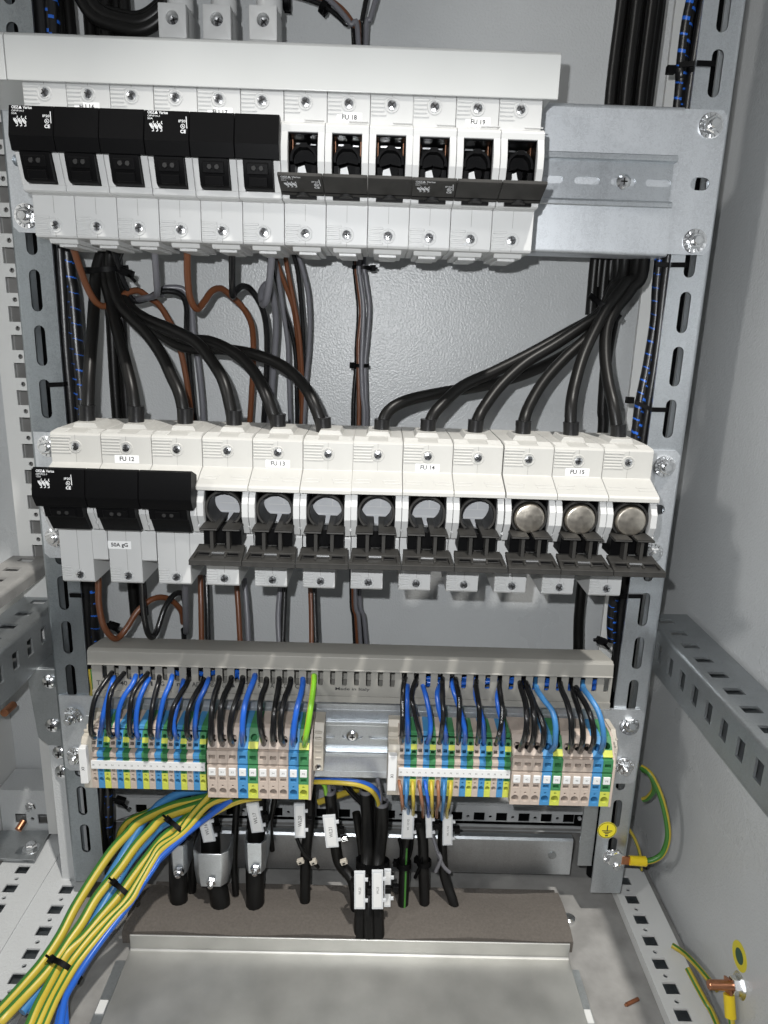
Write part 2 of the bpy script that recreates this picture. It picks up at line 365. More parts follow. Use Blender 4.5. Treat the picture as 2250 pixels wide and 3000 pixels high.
# ------------------------------------------------------------------ mounting plates
def mplate(zt, zb, label, zc, m='galvanised_plate', hole=True):
    e = empty('mounting_plate', (198, -2, zb), label, 'mounting plate'); eo = (198, -2, zb)
    b = MB(); T = -2.6
    b.plate(rect(-30, 432, zb+3, zt-3), [], (0, T, 0), X, Z, Y, 2, m)
    for s, z in ((1, zt), (-1, zb)):
        arc = [(T+3-3*math.cos(t), z-s*3+s*3*math.sin(t)) for t in [math.pi/2*i/5 for i in range(6)]]
        arc2 = [(T+3-1*math.cos(t), z-s*3+s*1*math.sin(t)) for t in [math.pi/2*i/5 for i in range(6)]][::-1]
        b.loft([[V((x, y, z)) for y, z in arc+arc2] for x in (-30, 432)], m)
        b.box(-30, 432, T+3, 26, min(z, z-s*2), max(z, z-s*2), m)
    c = 4
    for x0, x1 in ((-67, -30.05), (432.05, 464)):
        o = [(x0, zb+3), (x1, zb+3), (x1, zt-2), (x0, zt-2)]
        o = [(x0, zb+2+c), (x0+c, zb+2), (x1, zb+2), (x1, zt-1.5), (x0, zt-1.5)] if x0 < 0 else [(x0, zb+2), (x1-c, zb+2), (x1, zb+2+c), (x1, zt-1.5-c), (x1-c, zt-1.5), (x0, zt-1.5)]
        cx = (451 if x0 > 0 else -55)
        h = [slot(cx-1, zc, 14.5, 9, False)] if hole else []
        b.plate(o, h, (0, T, 0), X, Z, Y, 2.2, m)
    for z in (zt-9, zb+8): b.box(-28, 420, T-.25, T+.1, z-.3, z+.3, m)
    part('plate', b, e, eo); return e, eo
def bolts(e, eo, P, rnd=.3, y=-2.7, tilt=True):
    for i, (x, z) in enumerate(P):
        b = MB(); bolt(b, x, z, y, 6.4, 7, .2+i*.35, (random.uniform(-.05, .05), random.uniform(-.05, .05))); part('bolt', b, e, eo)
def din(e, eo, zc, x0, x1, screws, slots):
    b = MB(); h = []
    for cx in slots: h.append(slot(cx, zc, 19, 5.2, False))
    b.plate(rect(x0, x1, zc-12.4, zc+12.4), h, (0, -4.2, 0), X, Z, Y, 1, 'galvanised')
    for s in (1, -1):
        a, c = zc+s*12.4, zc+s*18
        pr = [(-4.2, a), (-4.2, a+s*1), (-9.2, a+s*1), (-10.2, a+s*1.6), (-10.6, a+s*2.6), (-10.6, c-s*.6), (-10, c), (-9.4, c-s*.4), (-9.4, a+s*3), (-9, a+s*2.2), (-3.2, a+s*2.2), (-3.2, a)]
        b.prism(pr, x0, x1, 'galvanised')
    d = part('din_rail', b, e, eo)
    for x in screws:
        b = MB(); b.lathe((x, -4.3, zc), -Y, [(5.6, 0), (5.4, .7), (3.6, 2), (.01, 2.3)], 'bright_zinc', 20)
        for k in range(2): b.obox((x, -6.3, zc), X if k else Z, Z if k else -X, Y, 2.4, .5, .4, 'dark')
        part('screw', b, d, eo)
mp1, o1 = mplate(207.2, 103.3, 'galvanised mounting plate behind the top row of fuse holders', 155.5)
bolts(mp1, o1, [(-56, 196.5), (-56, 117), (452, 195), (451.5, 115)])
din(mp1, o1, 154.8, -25, 428, [391.8], [418, 391.8, 364.4, 337, 309.6])
mp2, o2 = mplate(-45.5, -157, 'galvanised mounting plate behind the middle row of fuse holders', -97.5)
bolts(mp2, o2, [(-55.4, -58.6), (-56, -136), (451.5, -60.2), (451, -135.2)])
din(mp2, o2, -92, -22, 425, [], [])
mp3, o3 = mplate(-284, -365, 'galvanised mounting plate carrying the coloured terminal blocks', -322, hole=False)
for (x, z, tx, tz, L) in ((-54.3, -304, -.25, -.3, 9), (-55.5, -346.5, -.1, -.15, 7), (451, -301, -.1, .45, 9), (451.5, -344, -.05, -.1, 8)):
    b = MB(); bolt(b, x, z, -2.7, 6.4, L, .3, (tx, tz)); part('bolt', b, mp3, o3)
din(mp3, o3, -318.5, -40, 426, [198.4], [173, 198.4, 223])
# ------------------------------------------------------------------ white duct on top
e = empty('cable_duct', (145, -10, 192.3), 'wide white cable duct above the top row of fuse holders', 'cable duct'); eo = (145, -10, 192.3)
b = MB(); prof = [(-10, 193.5), (-78, 193.5), (-78, 191.6), (-82, 191.6), (-82, 220), (-80, 222), (-3.5, 222), (-3.5, 219.8), (-79.5, 219.8), (-79.5, 196), (-10, 196)]
ZT, ZB = at(820, 118, Y=-82).z, at(820, 262, Y=-82).z
prof = [(-3.5, ZT), (-79.5, ZT), (-82, ZT-2.4), (-82, ZB), (-79.8, ZB), (-79.8, ZT-3.2), (-3.5, ZT-2.2)]
L0, L1 = at(16, 180, Y=-82).x, at(1641, 220, Y=-82).x
b.prism(prof, L0, L1, 'duct_white'); part('duct_lid', b, e, eo, .5, 2)
b = MB(); b.prism(prof, -110, L0-.6, 'duct_white'); part('duct_lid', b, e, eo, .5, 2)
b = MB(); b.box(-110, L1-3, -77, -4, ZB+2, ZB+3.5, 'duct_white'); b.box(-110, L1-3, -77, -75.5, ZB+3.6, ZT-4, 'duct_white'); b.box(L1-4.5, L1-3, -74, -6, ZB+3.6, ZT-4, 'duct_grey'); part('duct_base', b, e, eo)
# ------------------------------------------------------------------ grey slotted duct
e = empty('wiring_duct', (198, -10, -264), 'long grey slotted wiring duct above the terminal blocks', 'wiring duct'); eo = (198, -10, -264)
b = MB(); b.prism([(-3.2, -229.5), (-3.2, -227), (-36.5, -220.8), (-40.2, -222.6), (-41.2, -233), (-42, -233.2), (-42, -234.2), (-39.5, -234), (-38.4, -224), (-36, -222.6), (-5, -228.6)], -21.8, 416.5, 'duct_grey')
part('duct_lid', b, e, eo, .3)
b = MB(); P = 10.08; hs = []; missing = {0, 4, 8}
x = -8.5; k = 0; prof = [(-20, -262.5), (417, -262.5), (417, -232)]
top = []
for k in range(43):
    xc = -9.3+10.05*k
    top.append((xc+2.1, xc-2.1))
outl = [(-20, -262.5), (417.5, -262.5), (417.5, -230)]
for a, c in top[::-1]:
    outl += [(a, -230), (a, -248.2), (a-.8, -249.4), (c+.8, -249.4), (c, -248.2), (c, -230)]
outl += [(-20, -246)] if False else [(-20, -230)]
b.plate(outl, [], (0, -38.2, 0), X, Z, Y, 1.6, 'duct_grey')
b.box(-20, 417.5, -40, -38.3, -264, -258.5, 'duct_grey')
b.box(-20, 417.5, -36.5, -3.2, -263.5, -261.5, 'duct_grey'); b.box(-20, 417.5, -5, -3.3, -261, -231, 'duct_grey')
db = part('duct_base', b, e, eo)
def dtext(t, h, x, z, width=None, y=-38.25, m='ink'):
    o = mk('printed_text', shift(text_mesh(t, h, (x, y, z), width=width, m=m, bold=.015), eo), db); return o
for t, px, pw in (('T1', 432, 24), ('40', 535, 30), ('x', 575, 14), ('1', 655, 8), ('G', 702, 16), ('i', 745, 5), ('n', 772, 16), ('AD', 848, 36), ('\u00ae', 917, 20), ('\u24d8', 967, 16), ('\u25b2', 1005, 22), ('T', 1068, 16), ('R', 1120, 14), ('I', 1150, 5), ('A', 1176, 16), ('K', 1214, 18), ('C', 1232, 12), ('CE', 1290, 30)):
    q = at(px*.67812, 1800+(296+(px-430)*.018)*.67812, Y=-38.25); dtext(t, 4.3, q.x, q.z, pw*.67812/3.45)
q = at(*(1522*.67812, 1800+323*.67812), Y=-38.25); dtext('Made in Italy', 2.6, q.x, q.z, 29)
# blue and black wires running inside the duct
for i, (y, z, m, r) in enumerate(((-14, -254, 'blue_wire', 2.1), (-19, -251, 'blue_wire', 2.1), (-24, -255, 'blue_wire', 2.1), (-28, -247, 'blue_wire', 2.1), (-12, -246, 'black_wire', 2.4), (-20, -243, 'black_wire', 2.4), (-27, -240, 'black_wire', 2.4))):
    for (a, c, nm) in ((-16, 125, 'left'), (262, 412, 'right')):
        if nm == 'left' and i < 4: a, c = ((40, 64), (58, 78), (8, 20), (96, 104))[i]
        b = MB(); n = 7; b.tube([(a+(c-a)*k/n, y+random.uniform(-2.5, 2.5), z+random.uniform(-2.5, 2.5)) for k in range(n+1)], r, m, 8, 5)
        single('duct_wire', b, '%s wire lying lengthwise inside the %s half of the grey wiring duct' % ('blue' if 'blue' in m else 'black', nm), 'wire', 'wires lying inside the %s half of the duct' % nm)
# ------------------------------------------------------------------ fuse holders
def zrec(mb, o, pr, *a): pass
def face_basis(p, q):                        # two (Y,Z) points bottom->top of a face -> up vector and outward normal
    v = V((0, q[0]-p[0], q[1]-p[1])).normalized(); return v, X.cross(v)
def strokes(mb, o, v, n, segs, w, m):
    o = V(o)
    for (a, b2, c, d) in segs:
        p, q = V((a, b2)), V((c, d)); L = (q-p).length/2; t = (q-p)/max(L*2, 1e-6)
        u = X*t.x+v*t.y; mb.obox(o+X*((a+c)/2)+v*((b2+d)/2), u, n.cross(u), n, L+w/2, w/2, .04, m)
def printing(cover, org, o, v, n, k, code, amp, sub_org):    # the white print on a cover: o = upper left corner of the face
    jobs = [('OEZ\u25b2 Varius', 1.75, 1.6, -1.3, 12.2, .02), (code, 1.15, 1.6, -3.4, 7.4, 0), (amp, 1.15, 1.6, -5, 3.2, 0), ('IP20', 1.55, 20.3, -6, 4.2, .01), ('CE', 2.0, 21.6, -12.2, 3.4, .03)]
    me = None
    for t, h, x, z, wd, bo in jobs:
        m2 = shift(text_mesh(t, h*k, V(o)+X*(x*k)+v*(z*k)+n*.06, X, v, wd*k, 'print_white', bo, 'LEFT'), org)
        ob = mk('printed_text', m2, cover)
    b = MB(); segs = []
    for i in range(3):
        c = 4.1+2.5*i
        segs += [(c+1.2, -6.6, c+.9, -7.6), (c+.9, -7.6, c+1.5, -8), (c-1, -8, c+1.2, -10.6), (c+1.2, -10.6, c+1.5, -12.2), (c+1.5, -12.2, c+.7, -12.4), (c-.2, -7.9, c+1.5, -10), (c-1, -8.7, c+.6, -10.9)]
    segs += [(25, -3.4, 25.4, -8), (25.4, -8, 25.6, -10)]
    strokes(b, V(o)+n*.05, v, n, [tuple(q*k for q in s) for s in segs], .42*k, 'print_white')
    cc = V(o)+X*(23.1*k)+v*(-9.0*k)
    for j in range(14):
        a = 2*math.pi*j/14; u = X*math.cos(a)+v*math.sin(a); b.obox(cc+u*1.25*k+n*.05, u, n.cross(u), n, .16*k, .34*k, .04, 'print_white')
    strokes(b, cc+n*.05, v, n, [(-.5*k, .5*k, .5*k, -.5*k), (-.5*k, -.5*k, 0, .2*k)], .3*k, 'print_white')
    o2 = mk('printed_symbols', b.mesh('printed_symbols', org), cover)
def sticker(root, org, t, x, z, y, w, h, th, z_vis=None):
    b = MB(); b.box(x-w/2, x+w/2, y-.14, y, z-h/2, z+h/2, 'label_white'); s = part('label_sticker', b, root, org)
    mk('printed_text', shift(text_mesh(t, th, (x, y-.18, z), m='ink', bold=.03), org), s)
# ---- top row: 14x51 type, pole pitch 27.3
PT, XT = 27.3, -1.81
def top_pole_meshes():
    b = MB(); w = 13.5
    b.prism([(-10, 187), (-78.6, 187), (-80, 185.6), (-80, 168.9), (-92, 166), (-95.2, 163.8), (-95.2, 159.6), (-52, 159.6), (-52, 150), (-10, 150)], -w, w, 'white_plastic')
    b.prism([(-10, 120.9), (-10, 95.2), (-78.6, 95), (-80, 96.4), (-80, 120.6), (-89.4, 120.9), (-91.4, 121.8), (-91.4, 125.4), (-52, 125.4), (-52, 136), (-10, 136)], -w, w, 'white_plastic')
    fin = [(-52, 159.5), (-93.6, 159.5), (-93.6, 163), (-95, 159), (-98.6, 150.5), (-98.6, 142.5), (-92, 125.5), (-52, 125.5)]
    fin = [(-52, 163), (-94, 163), (-98.6, 150.5), (-98.6, 142.5), (-92, 125), (-52, 125)]
    for s in (-1, 1): b.prism(fin, min(s*w, s*9.3), max(s*w, s*9.3), 'white_plastic')
    b.box(-w, w, -52, -12, 136, 150, 'white_plastic')
    b.prism([(-18, 95.3), (-18, 92.4), (-68, 92.4), (-70, 95.3)], -9.5, 9.5, 'white_plastic')
    b.box(-6, 6, -62, -26, 90.8, 93, 'white_plastic')
    for zz, n, d in ((184.2, 5, 1.9), (107.2, 5, 1.85)):
        for i in range(n):
            z = zz-2.35*i; b.box(-w+.3, -4.6 if i in (1, 2, 3) else -3.3, -80.55, -79.5, z-.75, z+.75, 'white_plastic')
    for z in (180.36, 102.5): b.arc(0, z, 3.7, 4.7, -80.5, -79.5, 0, 360, 'white_plastic', 22)
    b.box(.6, 12.5, -93.6+0, -93.0, 166.6, 167.4, 'white_plastic')
    hous = b.mesh('fuse_housing', (0, -10, 92), .28)
    b = MB()
    for z0, z1 in ((184.8, 186.9), (95.2, 98.2), (110, 120.4)): b.box(-.09, .09, -80.06, -79.8, z0, z1, 'seam')
    b.box(-1.6, 1.6, -99.1+.3, -98.2, 133, 136, 'seam') if False else None
    seam = b.mesh('housing_seam', (0, -10, 92))
    b = MB(); screw(b, 0, -79.6, 180.36, 3.15); s1 = b.mesh('terminal_screw', (0, -79.6, 180.36))
    b = MB(); screw(b, 0, -79.6, 102.5, 3.15, .9); s2 = b.mesh('terminal_screw', (0, -79.6, 102.5))
    b = MB(); w = 13.45
    b.prism([(-98.6, 168), (-100.6, 167.6), (-104.6, 150.2), (-102.2, 142.2), (-94, 142.2), (-94, 166.5)], -w, w, 'black_plastic')
    b.prism([(-102, 142), (-101.4, 139), (-97.8, 127), (-95, 125.8), (-88, 125.8), (-88, 142)], -9.1, 9.1, 'black_plastic')
    b.prism([(-101.4, 140.6), (-102.6, 139.6), (-101.2, 133.6), (-99, 133.6)], -6.6, 6.6, 'black_plastic')
    b.prism([(-99.6, 132.4), (-101, 131.8), (-99.4, 127.2), (-97, 127.2)], -5.8, 5.8, 'black_plastic')
    for xx in (-2.3, 2.3): b.cyl((xx, -101, 137.2), (xx, -102.55, 137), 1.7, 'dark', 12)
    cov = b.mesh('closed_cover', (0, -10, 92), .3)
    b = MB()                                     # opened cover hanging forward
    b.prism([(-92, 124.6), (-95.5, 123.2), (-97.6, 124.4), (-115, 130.9), (-114.6, 132.9), (-112, 132.4), (-96, 127.6), (-92, 127.6)], -w, w, 'dusty_black')
    b.prism([(-96.9, 124.6), (-97.6, 124.1), (-98.8, 124.9), (-98, 126)], -w, w, 'black_plastic')
    b.box(-8.6, 8.6, -94, -91, 121.4, 124.4, 'black_plastic'); b.cyl((0, -94.1, 124.4), (0, -94.4, 122.2), 4.4, 'dark', 14)
    opn = b.mesh('open_cover', (0, -10, 92), .25)
    b = MB()                                     # fuse carrier inside the opened pole
    b.arc(0, 145.2, 6.9, 8.6, -92, -58, -12, 192, 'black_plastic', 26); b.box(-9.2, 9.2, -93.4, -64.2, 158.9, 159.55, 'black_plastic')
    b.arc(0, 145.2, .4, 7, -84, -81, -8, 195, 'black_plastic', 14)
    for s in (-1, 1):
        b.box(min(s*5.2, s*8.2), max(s*5.2, s*8.2), -92.5, -70, 127, 141.5, 'black_plastic'); b.box(min(s*4, s*5.1), max(s*4, s*5.1), -91.5, -86, 131, 134.5, 'black_plastic')
    b.box(-2.2, 2.2, -92.4, -84, 151.6, 154.4, 'black_plastic'); b.box(-9.2, 9.2, -74, -70, 126, 130.5, 'black_plastic')
    car = b.mesh('fuse_carrier', (0, -10, 92), .25)
    b = MB(); b.plate([(-4.6, 142), (-5, 137), (-3, 133.2), (4.2, 133.2), (4.4, 136), (1, 138.4), (-.4, 143.4)], [], (0, -82, 0), X, Z, Y, 1, 'label_white'); b.box(-9.25, 9.25, -63.9, -60, 126, 159.4, 'black_plastic'); b.box(-9.25, -8.95, -93, -64, 126, 159.4, 'black_plastic'); b.box(8.95, 9.25, -93, -64, 126, 159.4, 'black_plastic'); back = b.mesh('rear_insulator', (0, -10, 92))
    b = MB()
    for s in (-1, 1): b.box(s*8.1-.3, s*8.1+.3, -80, -70, 150, 158.6, 'copper_dull')
    b.box(-6.4, -1, -76, -75, 156.6, 157.6, 'bright_zinc'); b.box(3, 6.4, -76, -75, 156.4, 157.2, 'bright_zinc'); con = b.mesh('contact_strip', (0, -10, 92))
    return hous, seam, s1, s2, cov, opn, car, back, con
TOPM = top_pole_meshes()
def top_unit(i0, closed, txt, label, group, prints, sz):
    x0 = XT+PT*(i0+1); org = V((x0, -10, 92)); r = empty('fuse_holder', org, label, 'fuse holder', group); r.rotation_euler = [random.uniform(-.002, .002) for _ in range(3)]
    hous, seam, s1, s2, cov, opn, car, back, con = TOPM
    for k in range(3):
        lo = (PT*(k-1), 0, 0); h = mk('fuse_housing', hous, r, lo); mk('housing_seam', seam, h)
        a = mk('terminal_screw', s1, r, V(lo)+V((0, -69.6, 88.36))); a2 = mk('terminal_screw', s2, r, V(lo)+V((0, -69.6, 10.5)))
        for q in (a, a2): q.rotation_euler.y = random.uniform(0, 1.6)
        if closed:
            c = mk('cover', cov, r, lo)
            if prints and k == 0:
                p, q = (-104.6, 150.2), (-100.6, 167.6); v, n = face_basis(p, q)
                printing(c, V((0, -10, 92)), V((-13.2, q[0], q[1]))+n*.05, v, n, 1, 'OPVP14-3', '50A', None)
        else:
            mk('fuse_carrier', car, r, lo); mk('rear_insulator', back, r, lo); mk('contact_strip', con, r, lo); c = mk('cover', opn, r, lo)
            if prints and k == 0:
                p, q = (-97.6, 124.4), (-115, 130.9); v = V((0, q[0]-p[0], q[1]-p[1])).normalized(); n = X.cross(v)
                printing(c, V((0, -10, 92)), V((-13.2, q[0], q[1]))+n*.06, v, n, .98, 'OPVP14-3', '50A', None)
    sticker(r, org, txt, x0+sz[0], sz[1], -80, 15.8, 5.6, 2.8)
ga = 'closed fuse holders in the top row'; gb = 'opened fuse holders in the top row'
top_unit(0, True, 'FU 16', 'closed three pole fuse holder, leftmost in the top row, label FU 16 half hidden', ga, True, (-1.2, 173))
top_unit(3, True, 'FU 17', 'closed three pole fuse holder labelled FU 17, between FU 16 and FU 18', ga, True, (.6, 172.8))
top_unit(6, False, 'FU 18', 'three pole fuse holder labelled FU 18 with its black covers tipped open', gb, True, (.5, 172.4))
top_unit(9, False, 'FU 19', 'three pole fuse holder labelled FU 19 with its black covers tipped open', gb, True, (.5, 172.4))
# ---- middle row: 22x58 type, pole pitch 35.75
PM, XM = 35.75, -0.16
def mid_pole_meshes():
    w = 17.7; og = (0, -10, -147)
    b = MB(); A = 'white_plastic_aged'
    b.prism([(-10, -33), (-62, -33), (-78.6, -34.2), (-80.4, -35.8), (-80.4, -55.6), (-84, -57), (-100, -64), (-101.4, -65.5), (-101.4, -68.2), (-52, -68.2), (-52, -80), (-10, -80)], -w, w, A)
    b.loft([[V((x*s, y, z)) for x, y in ((-8.6, -62), (8.6, -62), (8.6, -34), (-8.6, -34))] for z, s in ((-34, 1.12), (-29.8, .84))], A)
    for s in (-1, 1):
        for i in range(4): y = -78+3.1*i; zt = -36.2-(y+79)*-.18; b.obox((s*12, y+.4, -34+i*.28), X, V((0, .997, .07)), V((0, -.07, .997)), 5.2, .85, .4, A)
        for i in range(2):
            t = .42+.2*i; b.obox((s*(10.5+1.2*i)-(.8 if s > 0 else -.8), -84-16*t-.1, -57-7*t+.1), X, V((0, .916, .40)), V((0, -.40, .916)), 6 , .75, .35, A)
    for i in range(6):
        z = -37.6-2.15*i; b.box(-w+.3, -4.4 if 0 < i < 5 else -3, -80.95, -79.9, z-.6, z+.6, A)
    b.arc(0, -43.9, 3.7, 4.7, -80.9, -79.9, 0, 360, A, 22)
    hb = b.mesh('fuse_housing', og, .3)
    b = MB(); A = 'white_plastic'
    b.prism([(-10, -97), (-10, -146.4), (-78.4, -146.6), (-80, -145), (-80, -103), (-84, -102), (-84, -97)], -w, 6.2, A)
    b.prism([(-10, -97), (-10, -112), (-79, -128.8), (-80.6, -127.6), (-80.6, -106.6), (-79, -103), (-84, -102), (-84, -97)], 6.5, 17.5, A)
    fin = [(-52, -64.5), (-95.6, -66.4), (-97, -70), (-101.6, -77), (-101.6, -86.6), (-93.4, -100.6), (-52, -100.6)]
    for s in (-1, 1): b.prism(fin, min(s*w, s*13.3), max(s*w, s*13.3), A)
    for i in range(5): z = -134.8-2.05*i; b.box(-w+.3, -9.6, -80.5, -79.5, z-.6, z+.6, A)
    b.arc(-4.5, -140.4, 3.6, 4.5, -80.5, -79.5, 0, 360, A, 22)
    for s in (-1, 1): b.arc(s*w, -94.8, .0, .95, -97.6, -96.6, 0, 360, A, 10)
    hl = b.mesh('lower_housing', og, .28)
    b = MB(); b.box(-.09, .09, -80.48, -80.2, -40, -35.8, 'seam'); b.box(-.08, .08, -80.46, -80.2, -55.4, -48.5, 'seam'); b.box(-4.6, -4.4, -80.06, -79.8, -136, -103.4, 'seam'); b.box(-4.6, -4.4, -80.06, -79.8, -146, -144.6, 'seam'); se = b.mesh('housing_seam', og)
    b = MB(); screw(b, 0, -80.2, -43.9, 3.1, .5); s1 = b.mesh('terminal_screw', (0, -80.2, -43.9))
    b = MB(); screw(b, -4.5, -79.8, -140.4, 3.2, .2); s2 = b.mesh('terminal_screw', (-4.5, -79.8, -140.4))
    b = MB(); w2 = 17.65
    b.prism([(-108, -53.6), (-111.4, -54.2), (-114.6, -72.5), (-110, -80.6), (-97, -80.6), (-97, -58)], -w2, w2, 'black_plastic')
    b.prism([(-109.6, -80.7), (-107.4, -88.4), (-105.4, -88.6), (-104.6, -90), (-98, -99.8), (-88, -99.8), (-88, -80.7)], -13.1, 13.1, 'black_plastic')
    b.prism([(-108.9, -81.6), (-110, -82.2), (-108.3, -87.6), (-106, -87.6)], -8.6, 8.6, 'black_plastic')
    for xx in (-2.6, 2.6): b.cyl((xx, -107, -84.6), (xx, -109.45, -84.8), 1.7, 'dark', 12)
    cov = b.mesh('closed_cover', og, .3)
    b = MB(); D = 'dusty_black'                    # carrier swung out: split ring, two ledges, posts
    b.arc(0, -82, 11.3, 12.8, -96.5, -73, -64, 244, 'black_plastic', 36)
    b.arc(0, -82, 11.3, 13.3, -97.4, -94.5, -64, 244, D, 36)
    b.box(-4.4, 4.4, -98, -90, -70.2, -67.6, 'black_plastic')
    b.box(-13.2, -11.6, -95, -73, -98, -68.4, 'black_plastic'); b.box(11.6, 13.2, -95, -73, -98, -68.4, 'black_plastic')
    for s in (-1, 1):
        b.prism([(-72, -91.2), (-112, -92.4), (-112.4, -93.8), (-111.4, -94.2), (-72, -93)], min(s*1.7, s*13.9), max(s*1.7, s*13.9), D)
        b.loft([[V((s*x, y, z)) for x, z in ((4.6, -92.6), (8, -91), (9, -94.6), (3.6, -94.6))] for y in (-98, -74)], 'black_plastic'); b.box(min(s*2.4, s*6.2), max(s*2.4, s*6.2), -80, -73, -96, -92.6, 'black_plastic')
        b.box(min(s*4.2, s*7), max(s*4.2, s*7), -111.6, -104.5, -109.6, -94, D); b.box(min(s*2.9, s*4.1), max(s*2.9, s*4.1), -110.6, -105, -104.6, -103, 'black_plastic')
        b.box(min(s*6.3, s*13.2), max(s*6.3, s*13.2), -103, -84, -107.4, -94.3, 'black_plastic')
    b.box(-6.2, 6.2, -98, -84.2, -107.4, -95, 'black_plastic')
    car = b.mesh('fuse_carrier', og, .25)
    b = MB()                                       # opened cover lying forward: frame with a sunk handle
    def L(x, y, dz=0): return V((x, y-14.5, -106.2-(y+90.5)*-.172+dz))
    b.loft([[L(x, y, dz) for x, y in ((-16.2, -90), (16.2, -90), (17.7, -113.5), (-17.7, -113.5))] for dz in (-2.6, -1.2)], D)
    def bar(q): b.loft([[L(x, y, dz) for x, y in q] for dz in (-1.15, .3)], D)
    bar([(-16.2, -90), (16.2, -90), (16.6, -100.5), (-16.6, -100.5)]); bar([(-17.5, -110.4), (17.5, -110.4), (17.7, -113.5), (-17.7, -113.5)])
    bar([(-16.6, -100.6), (-14.2, -100.6), (-15.2, -110.3), (-17.5, -110.3)]); bar([(14.2, -100.6), (16.6, -100.6), (17.5, -110.3), (15.2, -110.3)])
    for s in (-1, 1): bar([(s*4.4, -100.6), (s*5.8, -100.6), (s*5.8, -106.6), (s*4.4, -106.6)]); b.loft([[L(x*s, y, dz) for x, y in ((6, -101), (13.4, -101), (13.9, -104.6), (6, -104.6))] for dz in (-1.15, -.5)], 'black_plastic')
    b.prism([(-127.9, -110.4), (-128.1, -113.6), (-126, -113.8), (-125.5, -112)], -17.7, 17.7, D)
    opn = b.mesh('open_cover', og, .2)
    b = MB(); b.cyl((-4.3, -117.5, -108.3), (4.3, -117.5, -108.3), 1.25, 'bright_zinc', 12); pin = b.mesh('hinge_pin', og)
    b = MB(); b.box(-13.2, 13.2, -72.5, -64, -99, -68.4, 'grey_plastic')
    for z, h in ((-75, .25), (-84, .2), (-90, .25)): b.box(-8, 9, -72.8, -72.5, z-h, z+h, 'white_plastic')
    b.box(3, 3.5, -72.8, -72.5, -83.8, -75.3, 'white_plastic')
    b.box(-13.2, -11.2, -61.9+.0, -61.5, -97, -69, 'black_plastic') if False else None
    bk = b.mesh('rear_insulator', og)
    return hb, hl, se, s1, s2, cov, car, opn, pin, bk
MIDM = mid_pole_meshes()
def mid_unit(i0, closed, txt, label, group, tx=None):
    x0 = XM+PM*(i0+1); org = V((x0, -10, -147)); r = empty('fuse_holder', org, label, 'fuse holder', group); r.rotation_euler = [random.uniform(-.002, .002) for _ in range(3)]
    hb, hl, se, s1, s2, cov, car, opn, pin, bk = MIDM; og = V((0, -10, -147))
    for k in range(3):
        lo = (PM*(k-1), 0, 0); h = mk('fuse_housing', hb, r, lo); mk('housing_seam', se, h); mk('lower_housing', hl, r, lo)
        a = mk('terminal_screw', s1, r, V(lo)+V((0, -70.2, 103.1))); a2 = mk('terminal_screw', s2, r, V(lo)+V((-4.5, -69.8, 6.6)))
        for q in (a, a2): q.rotation_euler.y = random.uniform(0, 1.6)
        if closed:
            c = mk('cover', cov, r, lo)
            if k == 0:
                p, q = (-114.6, -72.5), (-111.4, -54.2); v, n = face_basis(p, q)
                printing(c, og, V((-16.2, q[0], q[1]))+n*.05-v*.2, v, n, 1.0, 'OPVP22-3', '125A', None)
        else:
            mk('fuse_carrier', car, r, lo); mk('rear_insulator', bk, r, lo); c = mk('cover', opn, r, lo); mk('hinge_pin', pin, c)
    sticker(r, org, txt, x0+(tx or 0), -52, -80.4, 17.2, 5.6, 3.1)
    return r, org
gm = 'opened fuse holders in the middle row'
r, org = mid_unit(0, True, 'FU 12', 'closed three pole fuse holder labelled FU 12 with flat black covers', None)
sticker(r, org, '50A gG', XM+PM-9.5, -116.5, -80, 17, 6, 2.9)
mid_unit(3, False, 'FU 13', 'three pole fuse holder labelled FU 13 with empty split rings, beside black covered FU 12', gm)
mid_unit(6, False, 'FU 14', 'three pole fuse holder labelled FU 14 with three empty black split rings', gm)
mid_unit(9, False, 'FU 15', 'three pole fuse holder labelled FU 15 holding three metal capped fuses', gm)
for k, nm in enumerate(('leftmost of the three, with a warm tinted cap', 'middle one of the three metal capped fuses', 'rightmost of the three fuses, next to the right strut')):
    x = XM+PM*(9+k); b = MB()
    b.lathe((x+.3, -54+1, -82.3), -Y, [(10.9, 0), (10.9, 44.5), (10.6, 46.2), (9.8, 47.2), (8.6, 47.6), (.01, 47.5)], 'nickel', 36)
    single('fuse_cartridge', b, 'cylindrical fuse in holder FU 15, '+nm, 'fuse', 'fuses in the opened holder')
